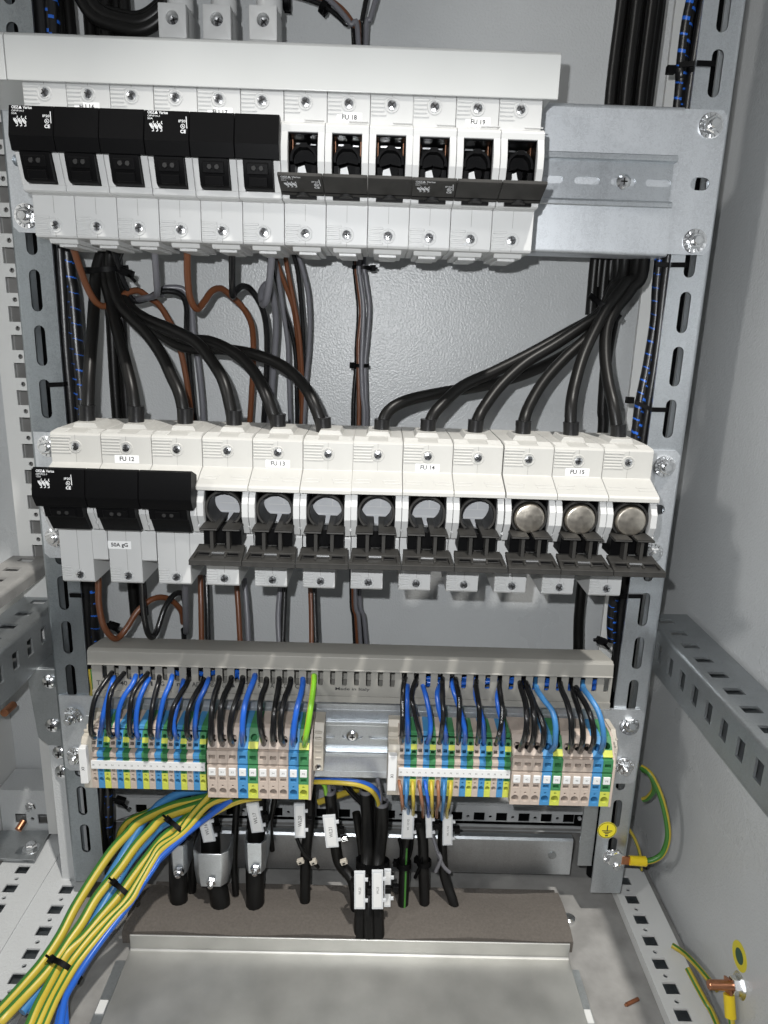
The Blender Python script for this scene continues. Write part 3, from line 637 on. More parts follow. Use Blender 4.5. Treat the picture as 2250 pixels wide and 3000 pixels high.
# ------------------------------------------------------------------ terminal blocks
def narrow_block(kind, wd=5.34):
    main = {'beige': 'beige_block', 'blue': 'blue_block', 'green': 'green_block'}[kind]; h = wd/2-.02
    og = (0, -10, -348)
    b = MB()
    b.prism([(-10.8, -293), (-33.5, -293.4), (-37, -295.6), (-32, -297.6), (-32, -309.6), (-37, -311.6), (-37, -312.8), (-46.4, -313.4), (-46.8, -314.4), (-46.8, -317.2), (-46.2, -318.2), (-37, -318.6), (-37, -319.8), (-34, -321), (-34, -347.8), (-34, -348.3), (-10.8, -348.3)], -h, h, main)
    b.box(-h, h, -36.2+0, -35.6, -294.6, -294.2, main)
    # upper tilted face: wire hole and square test hole; lower face: square, small and round holes
    u = X; v = V((0, -4.8, -12)).normalized(); n = V((0, 1, -.4)).normalized()*-1
    o = V((0, -37.3, -296.6)); Ln = 14.6
    nn = V((0, 12, -4.8)).normalized()
    if kind == 'green':
        b.plate(rect(-h, h, 0, 5.7), [circ(0, 4.0, 1.65, 14, 1.5)], o-nn*3, u, v, nn, 9, main)
        b.plate(rect(-h, h, 5.75, 10.2), [sq(0, 11, 1)] if False else [], o-nn*3, u, v, nn, 9, 'yellow_block')
        b.plate(rect(-h, h, 10.25, Ln), [sq(0, 12, 3.4, 2.2)], o-nn*3, u, v, nn, 9, main)
    else: b.plate(rect(-h, h, 0, Ln), [circ(0, 4.0, 1.95, 14, 2.1), sq(0, 10.9, 3.3, 2.8)], o-nn*3, u, v, nn, 9, main)
    lo = 'yellow_block' if kind == 'green' else main
    b.plate(rect(-h, h, -332, -320), [sq(0, -330.3, 3.2, 2.6)], (0, -47, 0), X, Z, Y, 12.6, main)
    b.plate(rect(-h, h, -348, -332.05), [circ(0, -334.4, 1.05, 10, .8), circ(0, -339.4, 2.0, 16, 2.1)], (0, -47, 0), X, Z, Y, 12.6, lo)
    return b.mesh('terminal_block', og, .12)
def wide_block(kind, wd=8.55):
    main = {'beige': 'beige_block', 'blue': 'blue_block', 'green': 'green_block'}[kind]; h = wd/2-.03
    og = (0, -10, -351); b = MB()
    b.prism([(-10.8, -291), (-33, -290.4), (-37, -292), (-35, -294.4), (-37, -306), (-39, -316.6), (-41, -317.6), (-41, -318.9), (-39, -319.6), (-39, -350.8), (-39, -351), (-10.8, -351)], -h, h, main)
    o = V((0, -37.8, -291.6)); v = V((0, -11.2, -13.2)).normalized(); nn = V((0, 13.2, -11.2)).normalized(); Ln = 17.4
    yl = 'yellow_block' if kind == 'green' else main
    if kind == 'green':
        b.plate(rect(-h, h, 0, 11.4), [circ(0, 8.0, 2.9, 18)], o-nn*1.2, X, v, nn, 9, main); b.plate(rect(-h, h, 11.45, Ln), [], o-nn*1.2, X, v, nn, 9, yl)
    else: b.plate(rect(-h, h, 0, Ln), [circ(0, 9.6, 3.2, 18)], o-nn*1.2, X, v, nn, 9, main)
    b.plate(rect(-h, h, -317.4, -305.8), [sq(0, -311.4, 5.4, 3.6)], (0, -52, 0), X, Z, Y, 12.4, main)
    b.plate(rect(-h, h, -336, -319), [sq(0, -332.4, 5, 3)], (0, -52.4, 0), X, Z, Y, 13, main)
    b.plate(rect(-h, h, -350.8, -336.05), [circ(0, -338.8, 1, 10, .8), circ(0, -344.4, 3.15, 20)], (0, -52.4, 0), X, Z, Y, 13, yl)
    return b.mesh('terminal_block', og, .15)
NB = {k: narrow_block(k) for k in ('beige', 'blue', 'green')}; WBk = {k: wide_block(k) for k in ('beige', 'blue', 'green')}
nice = {'beige': 'beige', 'blue': 'blue', 'green': 'green and yellow'}
wide_seq = ['beige', 'beige', 'beige', 'blue', 'green', 'beige', 'beige', 'beige', 'blue', 'green']
def mtag(x, t):
    b = MB(); b.box(x-3, x+3, -53.6, -52.35, -328.4, -321.4, 'label_white'); return b, text_mesh(t, 1.7, (x, -53.66, -325), width=1.3*len(t), m='ink_grey')
CNT = {}
for side, x0, x1, nums in (('left', -23.4, 74.6, None), ('right', 239, 336.1, None)):
    p = (x1-x0)/18
    for i in range(18):
        k = ('beige', 'blue', 'green')[i % 3]; q = i//3
        tag(mk('terminal_block', NB[k], None, (x0+p*(i+.5), -10, -348)), 'narrow %s terminal block, %s of its colour from the left, %s strip' % (nice[k], ORD[q], side), 'terminal block', 'narrow terminal blocks in the %s strip' % side)
    b = MB(); b.box(x0+.8, x1-.3, -48.6, -47.05, -328, -320.6, 'label_white'); o = single('marker_strip', b, 'long white marker strip across the narrow terminal blocks of the %s strip' % side, 'marker strip', 'marker strips')
    for i in range(18):
        t = (str((20 if side == 'left' else 30)+i//3), 'N', 'PE')[i % 3]
        mk('printed_text', shift(text_mesh(t, 1.5, (x0+p*(i+.5), -48.64, -324.3), width=.95*len(t), m='ink_grey', bold=.01), o.location/S), o)
for side, x0, x1, tg in (('left', 77, 163.2, ('30', '31', '32', 'N', 'PE', '33', '34', '35', 'N', 'PE')), ('right', 336.4, 422, ('42', '43', '44', 'N', 'PE', '45', '46', '47', 'N', 'PE'))):
    p = (x1-x0)/10; cnt = {}
    for i, k in enumerate(wide_seq):
        cnt[k] = cnt.get(k, -1)+1; xc = x0+p*(i+.5); og = (xc, -10, -351)
        e = tag(mk('terminal_block', WBk[k], None, og), 'wide %s terminal block, %s of its colour from the left, %s strip' % (nice[k], ORD[cnt[k]], side), 'terminal block', 'wide terminal blocks in the %s strip' % side)
        b, tm = mtag(xc, tg[i]); m = part('marker_tag', b, e, og, .25); mk('printed_text', shift(tm, og), m)
    b = MB(); b.prism([(-11, -290.6), (-33, -289.8), (-37, -291.4), (-48, -304.6), (-52.6, -311), (-52.6, -351.3), (-11, -351.3)], x1+.05, x1+2.2, 'beige_block')
    single('end_plate', b, 'thin beige end plate closing the right end of the %s terminal strip' % side, 'end plate', 'end plates', .2)
def end_clamp(xa, xb, txt, label, low=False):
    e = empty('end_clamp', ((xa+xb)/2, -10, -351), label, 'end clamp', 'end clamps on the terminal rail'); eo = ((xa+xb)/2, -10, -351); b = MB()
    if not low:
        b.prism([(-10.8, -292), (-20, -290.8), (-24, -296), (-32, -296.5), (-33, -300), (-43, -301), (-46, -305), (-46, -349), (-40, -351), (-10.8, -351)], xa, xb+2.6, 'clamp_beige'); b.prism([(-36, -297.6), (-38, -297.6), (-38, -300), (-36, -300)], xa-.3, xb+2.9, 'clamp_beige')
        part('clamp_body', b, e, eo, .35)
        b = MB(); b.box(xa, xb, -52.4, -46.1, -340.4, -306.4, 'label_white'); m = part('marker_tag', b, e, eo, .4)
        mk('printed_text', shift(text_mesh(txt, 2.5, ((xa+xb)/2, -52.5, -325.4), (0, 0, 1), (-1, 0, 0), 3.4, 'ink', .02), eo), m)
    else:
        b.prism([(-10.8, -290.4), (-30, -289.4), (-40, -302), (-40, -331), (-10.8, -333)], xa, xb, 'clamp_beige')
        for z in (-293, -299, -306, -311, -318): b.box(xa+1.5, xb-1.5, -40.8, -38.8, z-.9, z+.9, 'clamp_beige')
        part('clamp_body', b, e, eo, .35); b = MB(); screw(b, (xa+xb)/2, -40.2, -326.5, 2.7, .7); part('screw', b, e, eo)
end_clamp(-31, -24.6, 'X1', 'beige end clamp with white tag X1 at the left end of the left terminal strip')
end_clamp(230.6, 238, 'X1', 'beige end clamp with white tag X1 at the left end of the right terminal strip')
end_clamp(166, 174.6, '', 'beige ribbed end clamp with a screw at the right end of the left terminal strip', True)
end_clamp(424.6, 429, '', 'beige ribbed end clamp pressed against the right end of the right terminal strip', True)
# ------------------------------------------------------------------ wires into the terminal blocks
def tw(conv, pts, m, r, label, yend=-40, ymid=-63, ybeg=-24, group='wires from the grey duct into the terminal blocks'):
    n = len(pts); P = []
    for i, (x, y) in enumerate(pts):
        t = i/(n-1)
        yy = ybeg+(-43-ybeg)*min(1, t/.16) if t < .16 else (-43+(ymid+43)*math.sin(min(1, (t-.16)/.5)*math.pi/2) if t < .8 else ymid+(yend-ymid)*((t-.8)/.2)**1.3)
        P.append(at(*conv(x, y), Y=yy))
    e = P[-1]; P.append(V((e.x, yend+7, e.z-1)))
    b = MB()
    if m == 'yg': b.tube(P, r, None, 12, 6, mfn=lambda L, a: 'lime_wire' if a < .7 else 'yellow_wire')
    else: b.tube(P, r, m, 12, 6)
    return single('terminal_wire', b, label, 'wire', group)
c1 = lambda x, y: (220+x*.25316, 1950+y*.25316)
c2 = lambda x, y: (580+x*.25316, 1950+y*.25316)
c3 = lambda x, y: (1120+x*.25316, 1950+y*.25316)
c4 = lambda x, y: (1460+x*.25316, 1980+y*.25316)
K, B_, = 'black_wire', 'blue_wire'
LN = [(K, [(420, 60), (420, 90), (330, 210), (240, 360), (195, 540), (180, 720), (200, 810), (232, 835)]), (B_, [(445, 110), (440, 160), (400, 290), (345, 480), (312, 650), (292, 830)]),
 (K, [(560, 60), (560, 95), (480, 190), (412, 310), (386, 480), (385, 680), (400, 790), (440, 830)]), (B_, [(700, 90), (700, 125), (660, 220), (570, 350), (510, 500), (488, 680), (492, 800), (525, 835)]),
 (K, [(835, 60), (835, 95), (740, 210), (670, 330), (640, 460), (628, 640), (637, 790), (668, 835)]), (B_, [(860, 120), (850, 160), (800, 250), (740, 400), (710, 560), (706, 720), (725, 820), (750, 840)]),
 (K, [(970, 60), (972, 160), (925, 330), (887, 520), (868, 720), (876, 810), (895, 840)]), (B_, [(1120, 90), (1120, 135), (1090, 230), (1030, 370), (985, 560), (960, 720), (965, 840)]),
 (K, [(1320, 40), (1305, 180), (1212, 340), (1130, 500), (1098, 680), (1095, 800), (1112, 850)]), (B_, [(1250, 140), (1250, 200), (1200, 400), (1160, 560), (1138, 660), (1155, 790), (1190, 850)]),
 (K, [(1525, 50), (1470, 200), (1380, 350), (1310, 520), (1288, 690), (1300, 810), (1335, 855)]), (B_, [(1550, 120), (1540, 170), (1500, 270), (1425, 430), (1395, 600), (1386, 730), (1400, 850)])]
cn = {}
def lab(m, strip):
    c = 'blue' if 'blue' in m else 'black'; k = (c, strip); cn[k] = cn.get(k, -1)+1
    return 'glossy %s wire curving down into the %s, the %s %s one there' % (c, strip, ORD[cn[k]], c)
for m, p in LN: tw(c1, p, m, 2.05, lab(m, 'narrow left terminal blocks'), ymid=-64 if m == K else -58)
LW = [(K, [(240, 40), (242, 180), (192, 340), (160, 520), (150, 700), (150, 850), (172, 915)]), (K, [(380, 40), (380, 180), (310, 330), (265, 490), (255, 700), (265, 850), (292, 915)]),
 (K, [(515, 40), (515, 180), (465, 340), (405, 520), (370, 700), (375, 850), (405, 915)]), (B_, [(655, 70), (655, 140), (580, 330), (535, 500), (515, 680), (515, 800), (522, 920)]),
 (K, [(790, 40), (790, 200), (740, 340), (716, 480), (716, 640), (735, 780), (765, 915)]), (K, [(935, 40), (938, 200), (905, 400), (882, 550), (870, 700), (866, 850), (878, 915)]),
 (K, [(1065, 40), (1070, 200), (1010, 360), (970, 540), (956, 700), (962, 850), (995, 915)]), (B_, [(1205, 50), (1215, 200), (1190, 330), (1145, 500), (1112, 700), (1102, 850), (1105, 915)])]
for m, p in LW: tw(c2, p, m, 2.35, lab(m, 'wide left terminal blocks'), yend=-45, ymid=-67)
tw(c2, [(1342, 30), (1342, 160), (1325, 330), (1300, 500), (1270, 700), (1242, 850), (1235, 925)], 'yg', 2.5, 'lime green earth wire at the right end of the left terminal strip', yend=-45, ymid=-67)
RN = [(K, [(300, 70), (250, 200), (235, 400), (235, 600), (225, 800), (222, 895)]), (B_, [(300, 150), (288, 300), (285, 500), (295, 700), (295, 890)]),
 (K, [(435, 70), (380, 190), (340, 330), (352, 450), (390, 620), (430, 780), (445, 890)]), (B_, [(430, 130), (490, 300), (530, 470), (557, 650), (550, 800), (520, 895)]),
 (K, [(705, 80), (695, 200), (700, 400), (705, 560), (690, 730), (668, 895)]), (B_, [(700, 180), (640, 290), (645, 450), (690, 640), (730, 780), (738, 900)]),
 (K, [(845, 80), (855, 200), (885, 360), (890, 500), (885, 700), (880, 895)]), (B_, [(820, 140), (815, 250), (880, 460), (930, 620), (957, 780), (955, 900)]),
 (K, [(1115, 110), (1085, 210), (1100, 350), (1120, 480), (1122, 650), (1115, 780), (1098, 900)]), (B_, [(1100, 180), (1078, 320), (1130, 520), (1167, 680), (1178, 900)]),
 (K, [(1390, 90), (1355, 220), (1370, 370), (1388, 500), (1375, 680), (1350, 800), (1322, 900)]), (B_, [(1385, 190), (1333, 330), (1345, 500), (1390, 680), (1402, 905)])]
for i, (m, p) in enumerate(RN):
    o = tw(c3, p, m, 2.05, lab(m, 'narrow right terminal blocks'), ymid=-64 if m == K else -57)
    if i in (0, 6, 10):
        for (a, c, t) in ((len(p)-4, len(p)-3, 'H07V-K'), (len(p)-3, len(p)-2, '1X2.5 ICS')):
            A, D = at(*c3(*p[a]), Y=-65.6), at(*c3(*p[c]), Y=-66.2); u = (D-A).normalized()
            mk('printed_text', shift(text_mesh(t, 1.3, (A+D)/2, u, u.cross(Y).normalized() if u.cross(Y).x > 0 else -u.cross(Y).normalized(), (D-A).length*.9, 'print_white'), o.location/S), o)
RW = [(K, [(235, -40), (260, 130), (310, 300), (328, 470), (325, 600), (300, 730), (243, 860)]), (K, [(300, -40), (330, 130), (390, 300), (413, 470), (415, 620), (398, 750), (355, 865)]),
 (K, [(325, 20), (345, 140), (410, 310), (485, 480), (522, 600), (525, 720), (510, 810), (474, 870)]), ('pale_blue_wire', [(440, 40), (445, 150), (520, 270), (620, 400), (660, 560), (660, 700), (650, 810), (598, 870)]),
 (K, [(712, -20), (722, 130), (790, 300), (837, 480), (847, 640), (845, 780), (822, 885)]), (K, [(845, 20), (868, 200), (920, 360), (965, 520), (980, 680), (970, 780), (940, 885)]),
 (K, [(860, 20), (920, 180), (1010, 330), (1072, 480), (1102, 640), (1100, 770), (1055, 880)]), ('pale_blue_wire', [(988, 40), (985, 140), (1060, 250), (1152, 400), (1200, 560), (1217, 700), (1210, 800), (1178, 890)])]
for m, p in RW: tw(c4, p, m, 2.35, lab(m, 'wide right terminal blocks'), yend=-45, ymid=-68)
# ------------------------------------------------------------------ heavy black cables
z1 = lambda x, y: (x*.67812, y*.67812)
z2 = lambda x, y: (1125+x*.67812, y*.67812)
z3 = lambda x, y: (x*.67812, 650+y*.67812)
z4 = lambda x, y: (1125+x*.67812, 650+y*.67812)
z5 = lambda x, y: (x*.67812, 1200+y*.67812)
z6 = lambda x, y: (1125+x*.67812, 1200+y*.67812)
z7 = lambda x, y: (x*.67812, 1800+y*.67812)
z8 = lambda x, y: (1125+x*.67812, 1800+y*.67812)
z9 = lambda x, y: (x*.67812, 2250+y*.67812)
z10 = lambda x, y: (1125+x*.67812, 2250+y*.67812)
cL = lambda x, y: (150+x*.36166, 680+y*.36166)
cM = lambda x, y: (750+x*.27119, 680+y*.27119)
cB = lambda x, y: (200+x*.48222, 1680+y*.48222)
c5 = lambda x, y: (440+x*.27728, 2280+y*.27728)
c6 = lambda x, y: (860+x*.31344, 2280+y*.31344)
c7 = lambda x, y: (x*.36158, 1550+y*.36158)
c8 = lambda x, y: (x*.31641, 2300+y*.31641)
cT = lambda x, y: (480+x*.43400, y*.434)
cE = lambda x, y: (1900+x*.21097, 2700+y*.21097)
def path(conv, pts): return [at(*conv(p[0], p[1]), Y=p[2]) for p in pts]
def yl(pts, y0, y1, pw=1): n = len(pts)-1; return [(p[0], p[1], y0+(y1-y0)*(i/n)**pw) for i, p in enumerate(pts)]
def wire(name, P, r, m, label, cat='wire', group=None, n=12, sub=7):
    b = MB()
    if m == 'yg': b.tube(P, r, None, 16, sub, mfn=lambda L, a: 'green_wire' if .07 < a < .38 else 'yellow_wire')
    elif m == 'yr': b.tube(P, r, None, 16, sub, mfn=lambda L, a: 'yellow_wire' if .64 < a < .86 else 'green_wire')
    elif m == 'yy': b.tube(P, r, None, 16, sub, mfn=lambda L, a: 'green_wire' if .12 < a < .22 else 'yellow_wire')
    else: b.tube(P, r, m, n, sub)
    return single(name, b, label, cat, group)
def heavy(conv, pts, ys, label, group, hs, r=4.55, tail=()):
    # pts run from the bundle to the terminal; hs = heat shrink sleeve (bottom, top) as pixel pair at Y -50
    e0 = at(*conv(*hs[1]), Y=-48); e1 = at(*conv(*hs[0]), Y=-48)
    P = list(tail)+[at(*conv(x, y), Y=yy) for (x, y), yy in zip(pts, ys)]+[e1, e1+V((0, 0, -14))]
    org = e1+V((0, 0, -12)); e = empty('power_cable', org, label, 'cable', group)
    b = MB(); b.tube(P, r, 'black_rubber', 16, 7); part('cable', b, e, org)
    b = MB(); d = (e1-e0); b.tube([e0+V((0, 0, 3.5)), e1+d*.0, e1+V((0, 0, -9))], lambda t: 6.0 if t < .12 else 5.8, 'heat_shrink', 18, 3); part('heat_shrink', b, e, org)
    return e
TL = [V((0, 30, 420)), V((2, 32, 300)), V((4, 34, 180))]
LG = 'heavy black cables on the left of the middle row'
lc = [([(370, 300), (350, 560), (335, 800), (318, 1000), (303, 1250)], (18, 6, -14, -30, -42), (295, 1540), (292, 1440)),
 ([(440, 250), (480, 560), (548, 850), (600, 1050), (655, 1280)], (22, 10, -14, -30, -43), (690, 1550), (690, 1445)),
 ([(470, 250), (540, 560), (640, 690), (770, 820), (890, 990), (970, 1160), (1045, 1330)], (20, 8, 0, -10, -22, -34, -44), (1087, 1572), (1085, 1465)),
 ([(500, 260), (590, 560), (740, 690), (980, 790), (1170, 890), (1310, 1060), (1410, 1250)], (26, 16, 8, -4, -14, -26, -40), (1482, 1590), (1480, 1480)),
 ([(520, 260), (620, 580), (800, 720), (1080, 860), (1300, 890), (1500, 990), (1640, 1130), (1740, 1320)], (30, 24, 18, 8, 0, -12, -26, -42), (1840, 1616), (1836, 1512)),
 ([(480, 240), (600, 600), (820, 780), (1080, 930), (1400, 950), (1640, 990), (1850, 1070), (2010, 1200), (2120, 1370)], (24, 30, 26, 20, 12, 2, -10, -26, -43), (2210, 1642), (2200, 1540))]
offs = [(-6, 0), (4, -2), (-2, -9), (12, -8), (8, 4), (0, 8)]
for i, (p, ys, a, b_) in enumerate(lc):
    dx, dy = offs[i]
    heavy(cL, p, ys, 'heavy black sleeved cable, %s from the left in the left group above the middle row' % ORD[i], LG, (a, b_), tail=[V((dx+4, 34+dy, 420)), V((dx+5, 34+dy, 260)), V((dx+5, 32+dy, 140))])
RG = 'heavy black cables on the right of the middle row'
rc = [([(1060, 170), (1000, 300), (955, 410), (830, 540), (640, 645), (440, 705), (250, 738), (90, 775), (10, 830)], (50, 42, 36, 24, 8, -8, -22, -36, -44), (-12, 925), (-8, 872)),
 ([(1010, 170), (975, 310), (925, 400), (790, 480), (620, 575), (470, 650), (340, 710), (250, 790), (205, 850)], (36, 28, 20, 8, -4, -16, -28, -40, -46), (187, 940), (191, 872)),
 ([(1040, 170), (990, 300), (945, 390), (860, 450), (740, 530), (610, 610), (510, 700), (440, 790), (405, 855)], (30, 22, 14, 6, -4, -14, -26, -38, -46), (390, 945), (397, 875)),
 ([(1075, 170), (1030, 280), (965, 400), (900, 480), (780, 590), (690, 690), (630, 790), (605, 860)], (34, 26, 16, 6, -8, -22, -36, -45), (597, 950), (602, 880)),
 ([(1095, 170), (1040, 270), (965, 370), (910, 470), (860, 580), (825, 700), (808, 800)], (24, 16, 8, -4, -18, -32, -43), (805, 955), (807, 885)),
 ([(1125, 170), (1070, 290), (1000, 380), (962, 460), (955, 580), (970, 700), (995, 810)], (20, 16, 10, 2, -14, -30, -43), (1012, 960), (1010, 895))]
offs = [(0, 14), (-8, 0), (2, -6), (8, 4), (14, -4), (20, 2)]
for i, (p, ys, a, b_) in enumerate(rc):
    dx, dy = offs[i]; q = at(*z2(1190, 300), Y=40)
    heavy(z4, p, ys, 'heavy black sleeved cable, %s from the left in the right group above the middle row' % ORD[i], RG, (a, b_), tail=[V((398+dx, 40+dy, 420)), V((398+dx, 40+dy, 300)), V((397+dx, 38+dy, 200))])
wire('riser_cable', path(z4, [(1060, 60, 70), (1010, 330, 70), (965, 560, 70), (945, 800, 70), (940, 950, 70)])+path(z6, [(850, 800, 70), (838, 1050, 70), (835, 1200, 70)]), 5, 'black_rubber', 'black cable dropping behind the right group to the wiring duct', 'cable')
for i, x in enumerate((-20, -11)):
    wire('riser_cable', [V((x, 52+8*(i > 3), 420)), V((x+1, 52+8*(i > 3), 200)), V((x+3, 50, 60)), V((x+2, 52, -40)), V((x+6, 54, -230))], 4.4, 'black_rubber', 'black cable rising behind the left strut among its bundle', 'cable', 'risers behind the left strut')
for i, x in enumerate((400, 409, 418, 427, 404, 414)):
    wire('riser_cable', [V((x-2, 62+8*(i > 3), 430)), V((x-1, 62+8*(i > 3), 300)), V((x-3, 62, 180)), V((x-4, 64, 108)), V((x-3, 66, 60+6*i))], 4.6, 'black_rubber', 'black cable rising behind the right end of the top mounting plate', 'cable', 'risers behind the right strut')
for i, (r0, y) in enumerate(((0, 14), (9, 22), (18, 14), (26, 24), (12, 34))):
    wire('looped_cable', [at(*z1(250+r0*2.2, -160), Y=y), at(*z1(330+r0*2, -40), Y=y), at(*z1(400+r0*1.8, 40+r0*-1.0+26), Y=y), at(*z1(500+r0*1.2, 112-r0*1.6), Y=y), at(*z1(610, 128-r0*2.0), Y=y), at(*z1(700-r0*.6, 70-r0*1.6), Y=y), at(*z1(760-r0, -40), Y=y)], 4.8, 'black_rubber', 'black cable looping down behind the white duct at the top left', 'cable', 'looped cables behind the white duct')
for i, (dx, y) in enumerate(((-62, 26), (-52, 32), (-42, 26), (-34, 36))):
    q = at(*z1(230, 60), Y=y); wire('looped_cable', [V((q.x+dx+44, y, 430)), V((q.x+dx+45, y, 300)), V((q.x+dx+47, y, 190))], 4.8, 'black_rubber', 'straight black cable rising beside the left strut above the white duct', 'cable', 'straight cables above the white duct')
for x, nm in ((-57, 'left'), (-47, 'left'), (453, 'right'), (443, 'right')):
    wire('riser_cable', [V((x, 20, 400)), V((x, 19, 100)), V((x-1, 21, -200)), V((x, 20, -485))], 5.6, 'black_plastic', 'black cable hidden behind the slots of the %s strut' % nm, 'cable', 'cables behind the %s strut slots' % nm)
# ------------------------------------------------------------------ spiral wrapped looms
RW_ = [random.choice((.5, .6, 1, 1.7)) for _ in range(64)]
def loom(P, r, label, p=9.5, gap=.13, rng=(0, 1e9)):
    b = MB(); b.tube(P, r, None, 18, 70, mfn=lambda L, a: 'blue_wire' if ((L/p+a*.7) % 1) < gap*RW_[int(L/p+a*.7) % 64] else 'heat_shrink')
    return single('wrapped_loom', b, label, 'cable loom', 'spiral wrapped looms behind the struts')
loom([at(*z2(1345, -60), Y=16), at(*z2(1310, 100), Y=16), at(*z2(1285, 300), Y=16), at(*z2(1275, 440), Y=18), at(*z4(1190, 180), Y=18), at(*z4(1172, 420), Y=16), at(*z4(1140, 620), Y=14), at(*z4(1105, 790), Y=12), at(*z4(1085, 950), Y=12), at(*z6(1020, 620), Y=14), at(*z6(985, 880), Y=14), at(*z6(985, 1000), Y=16)], 4.3, 'black spiral wrapped loom with blue wires showing, beside the right strut', 10.5, .12)
loom([at(*z2(1400, -60), Y=14), at(*z2(1340, 300), Y=14), at(*z4(1225, 180), Y=14), at(*z4(1180, 560), Y=12), at(*z4(1120, 950), Y=12), at(*z6(1040, 760), Y=14), at(*z6(1010, 1080), Y=16), at(*z8(1010, 330), Y=16)], 4.6, 'plain black loom pressed between the wrapped loom and the right strut', 10, -1)
loom([at(*z1(215, -40), Y=14), at(*z3(285, 100), Y=14), at(*z3(310, 300), Y=14), at(*z3(328, 520), Y=12), at(*z3(345, 700), Y=12), at(*z3(355, 900), Y=12), at(*z5(390, 780), Y=14), at(*z5(405, 960), Y=14), at(*z7(430, 400), Y=20), at(*z7(462, 760), Y=22), at(*z7(462, 1000), Y=24)], 5.8, 'black spiral wrapped loom with blue wires showing, beside the left strut', 12, .09)
loom([at(*z1(165, -40), Y=10), at(*z3(255, 100), Y=10), at(*z3(285, 560), Y=10), at(*z3(310, 850), Y=10), at(*z5(370, 800), Y=10), at(*z7(395, 300), Y=14), at(*z7(430, 700), Y=16), at(*z7(425, 1000), Y=20)], 4.8, 'plain black loom pressed between the wrapped loom and the left strut', 10, -1)
b = MB(); Pt = [at(*z7(395, 235), Y=-6), at(*z7(400, 280), Y=-8), at(*z7(405, 320), Y=-4), at(*z7(400, 360), Y=6)]
b.tube(Pt, 3, None, 14, 6, mfn=lambda L, a: 'yellow_wire' if a < .5 else 'green_wire'); single('earth_wire', b, 'short yellow and green earth wire glimpsed at the left end of the wiring duct', 'wire')
# ------------------------------------------------------------------ wires hanging from the fuse holders
hw = 'thin conductors behind the fuse holders'
def hang(conv, pts, y0, y1, r, m, label, pw=1): wire('conductor', path(conv, yl(pts, y0, y1, pw)), r, m, label, 'wire', hw)
hang(cL, [(150, 40), (168, 90), (212, 230), (275, 410), (345, 545), (415, 600), (490, 575), (575, 515), (650, 480), (715, 478), (790, 530), (870, 585), (940, 690), (1000, 810), (1060, 1010), (1105, 1250), (1132, 1480), (1140, 1640)], -42, 66, 2.6, 'brown_wire', 'brown wire looping under the first pole of FU 16 and passing behind the heavy cables', .7)
hang(cL, [(480, 40), (495, 100), (540, 260), (600, 430), (660, 550), (760, 545), (900, 480), (1040, 500), (1095, 600), (1098, 800), (1115, 1020), (1150, 1400), (1180, 1640)], 0, 70, 2.4, 'black_wire', 'black wire dropping from FU 16 across the brown one and behind the cables')
hang(cL, [(830, 60), (835, 130), (850, 330), (858, 480), (840, 515), (760, 535), (690, 545), (650, 530)], -44, 40, 2.5, 'grey_wire', 'grey wire hanging straight under FU 16 and turning left at its foot')
hang(cL, [(890, 520), (900, 470), (970, 450), (1080, 475), (1135, 620), (1150, 800), (1195, 1100), (1225, 1400), (1235, 1640)], 50, 70, 2.6, 'grey_wire', 'grey wire arching behind the heavy cables down to FU 12')
hang(cL, [(1102, 70), (1102, 140), (1104, 350), (1125, 530), (1180, 622), (1235, 570), (1300, 480), (1375, 458), (1455, 515), (1555, 615), (1620, 740), (1638, 900), (1630, 1200), (1602, 1640)], -44, 66, 2.6, 'brown_wire', 'brown wire with bare copper end under FU 17, bent into a hook')
b = MB(); q = at(*cL(1102, 100), Y=-44); b.tube([q+V((0, 0, 8)), q, q+V((0, 0, -3))], 2.0, 'copper', 10, 2); b.lathe(q+V((0, 0, -2.4)), Z, [(2.9, -1), (2.9, .4), (2.1, .6)], 'tan_wire', 14); single('copper_end', b, 'bare copper end of the brown wire entering FU 17', 'wire end')
hang(z3, [(1003, 60), (1003, 130), (1003, 260), (1005, 320), (1018, 300), (1050, 278), (1090, 300), (1135, 380), (1152, 480), (1152, 640), (1140, 860), (1135, 920)], -44, 66, 2.5, 'black_wire', 'black wire hanging under FU 17 beside the brown hooked wire')
hang(z3, [(1178, 60), (1175, 130), (1165, 250), (1150, 340), (1135, 355), (1130, 300), (1160, 270), (1185, 350), (1192, 480), (1178, 680), (1165, 900)], -44, 66, 2.7, 'grey_wire', 'grey wire hanging under the right end of FU 17 and doubling back')
for m, p, t in (('black_wire', [(70, 60), (110, 200), (205, 450), (292, 800), (382, 1080), (432, 1400), (445, 2160)], 'black wire at the left of the loose fan below FU 17'),
 ('grey_wire', [(205, 300), (240, 480), (292, 850), (342, 1200), (352, 1500), (372, 2100)], 'grey wire second from the left in the loose fan below FU 17'),
 ('brown_wire', [(180, 200), (250, 400), (325, 600), (402, 820), (442, 1100), (470, 1400), (505, 2160)], 'brown wire crossing the loose fan below FU 17'),
 ('brown_wire', [(290, 60), (305, 180), (342, 420), (402, 720), (460, 1050), (490, 1400), (500, 1700), (488, 2160)], 'straighter brown wire in the loose fan below FU 17'),
 ('black_wire', [(365, 60), (385, 170), (450, 420), (490, 800), (512, 1100), (515, 1400), (505, 2160)], 'black wire second from the right in the loose fan below FU 17'),
 ('grey_wire', [(410, 60), (435, 170), (502, 400), (560, 650), (580, 950), (572, 1250), (542, 1600), (510, 2160)], 'grey wire at the right of the loose fan below FU 17')):
    hang(cM, p, 40, 78, 2.0, m, t)
CB = 'wires of the tied centre bundle'
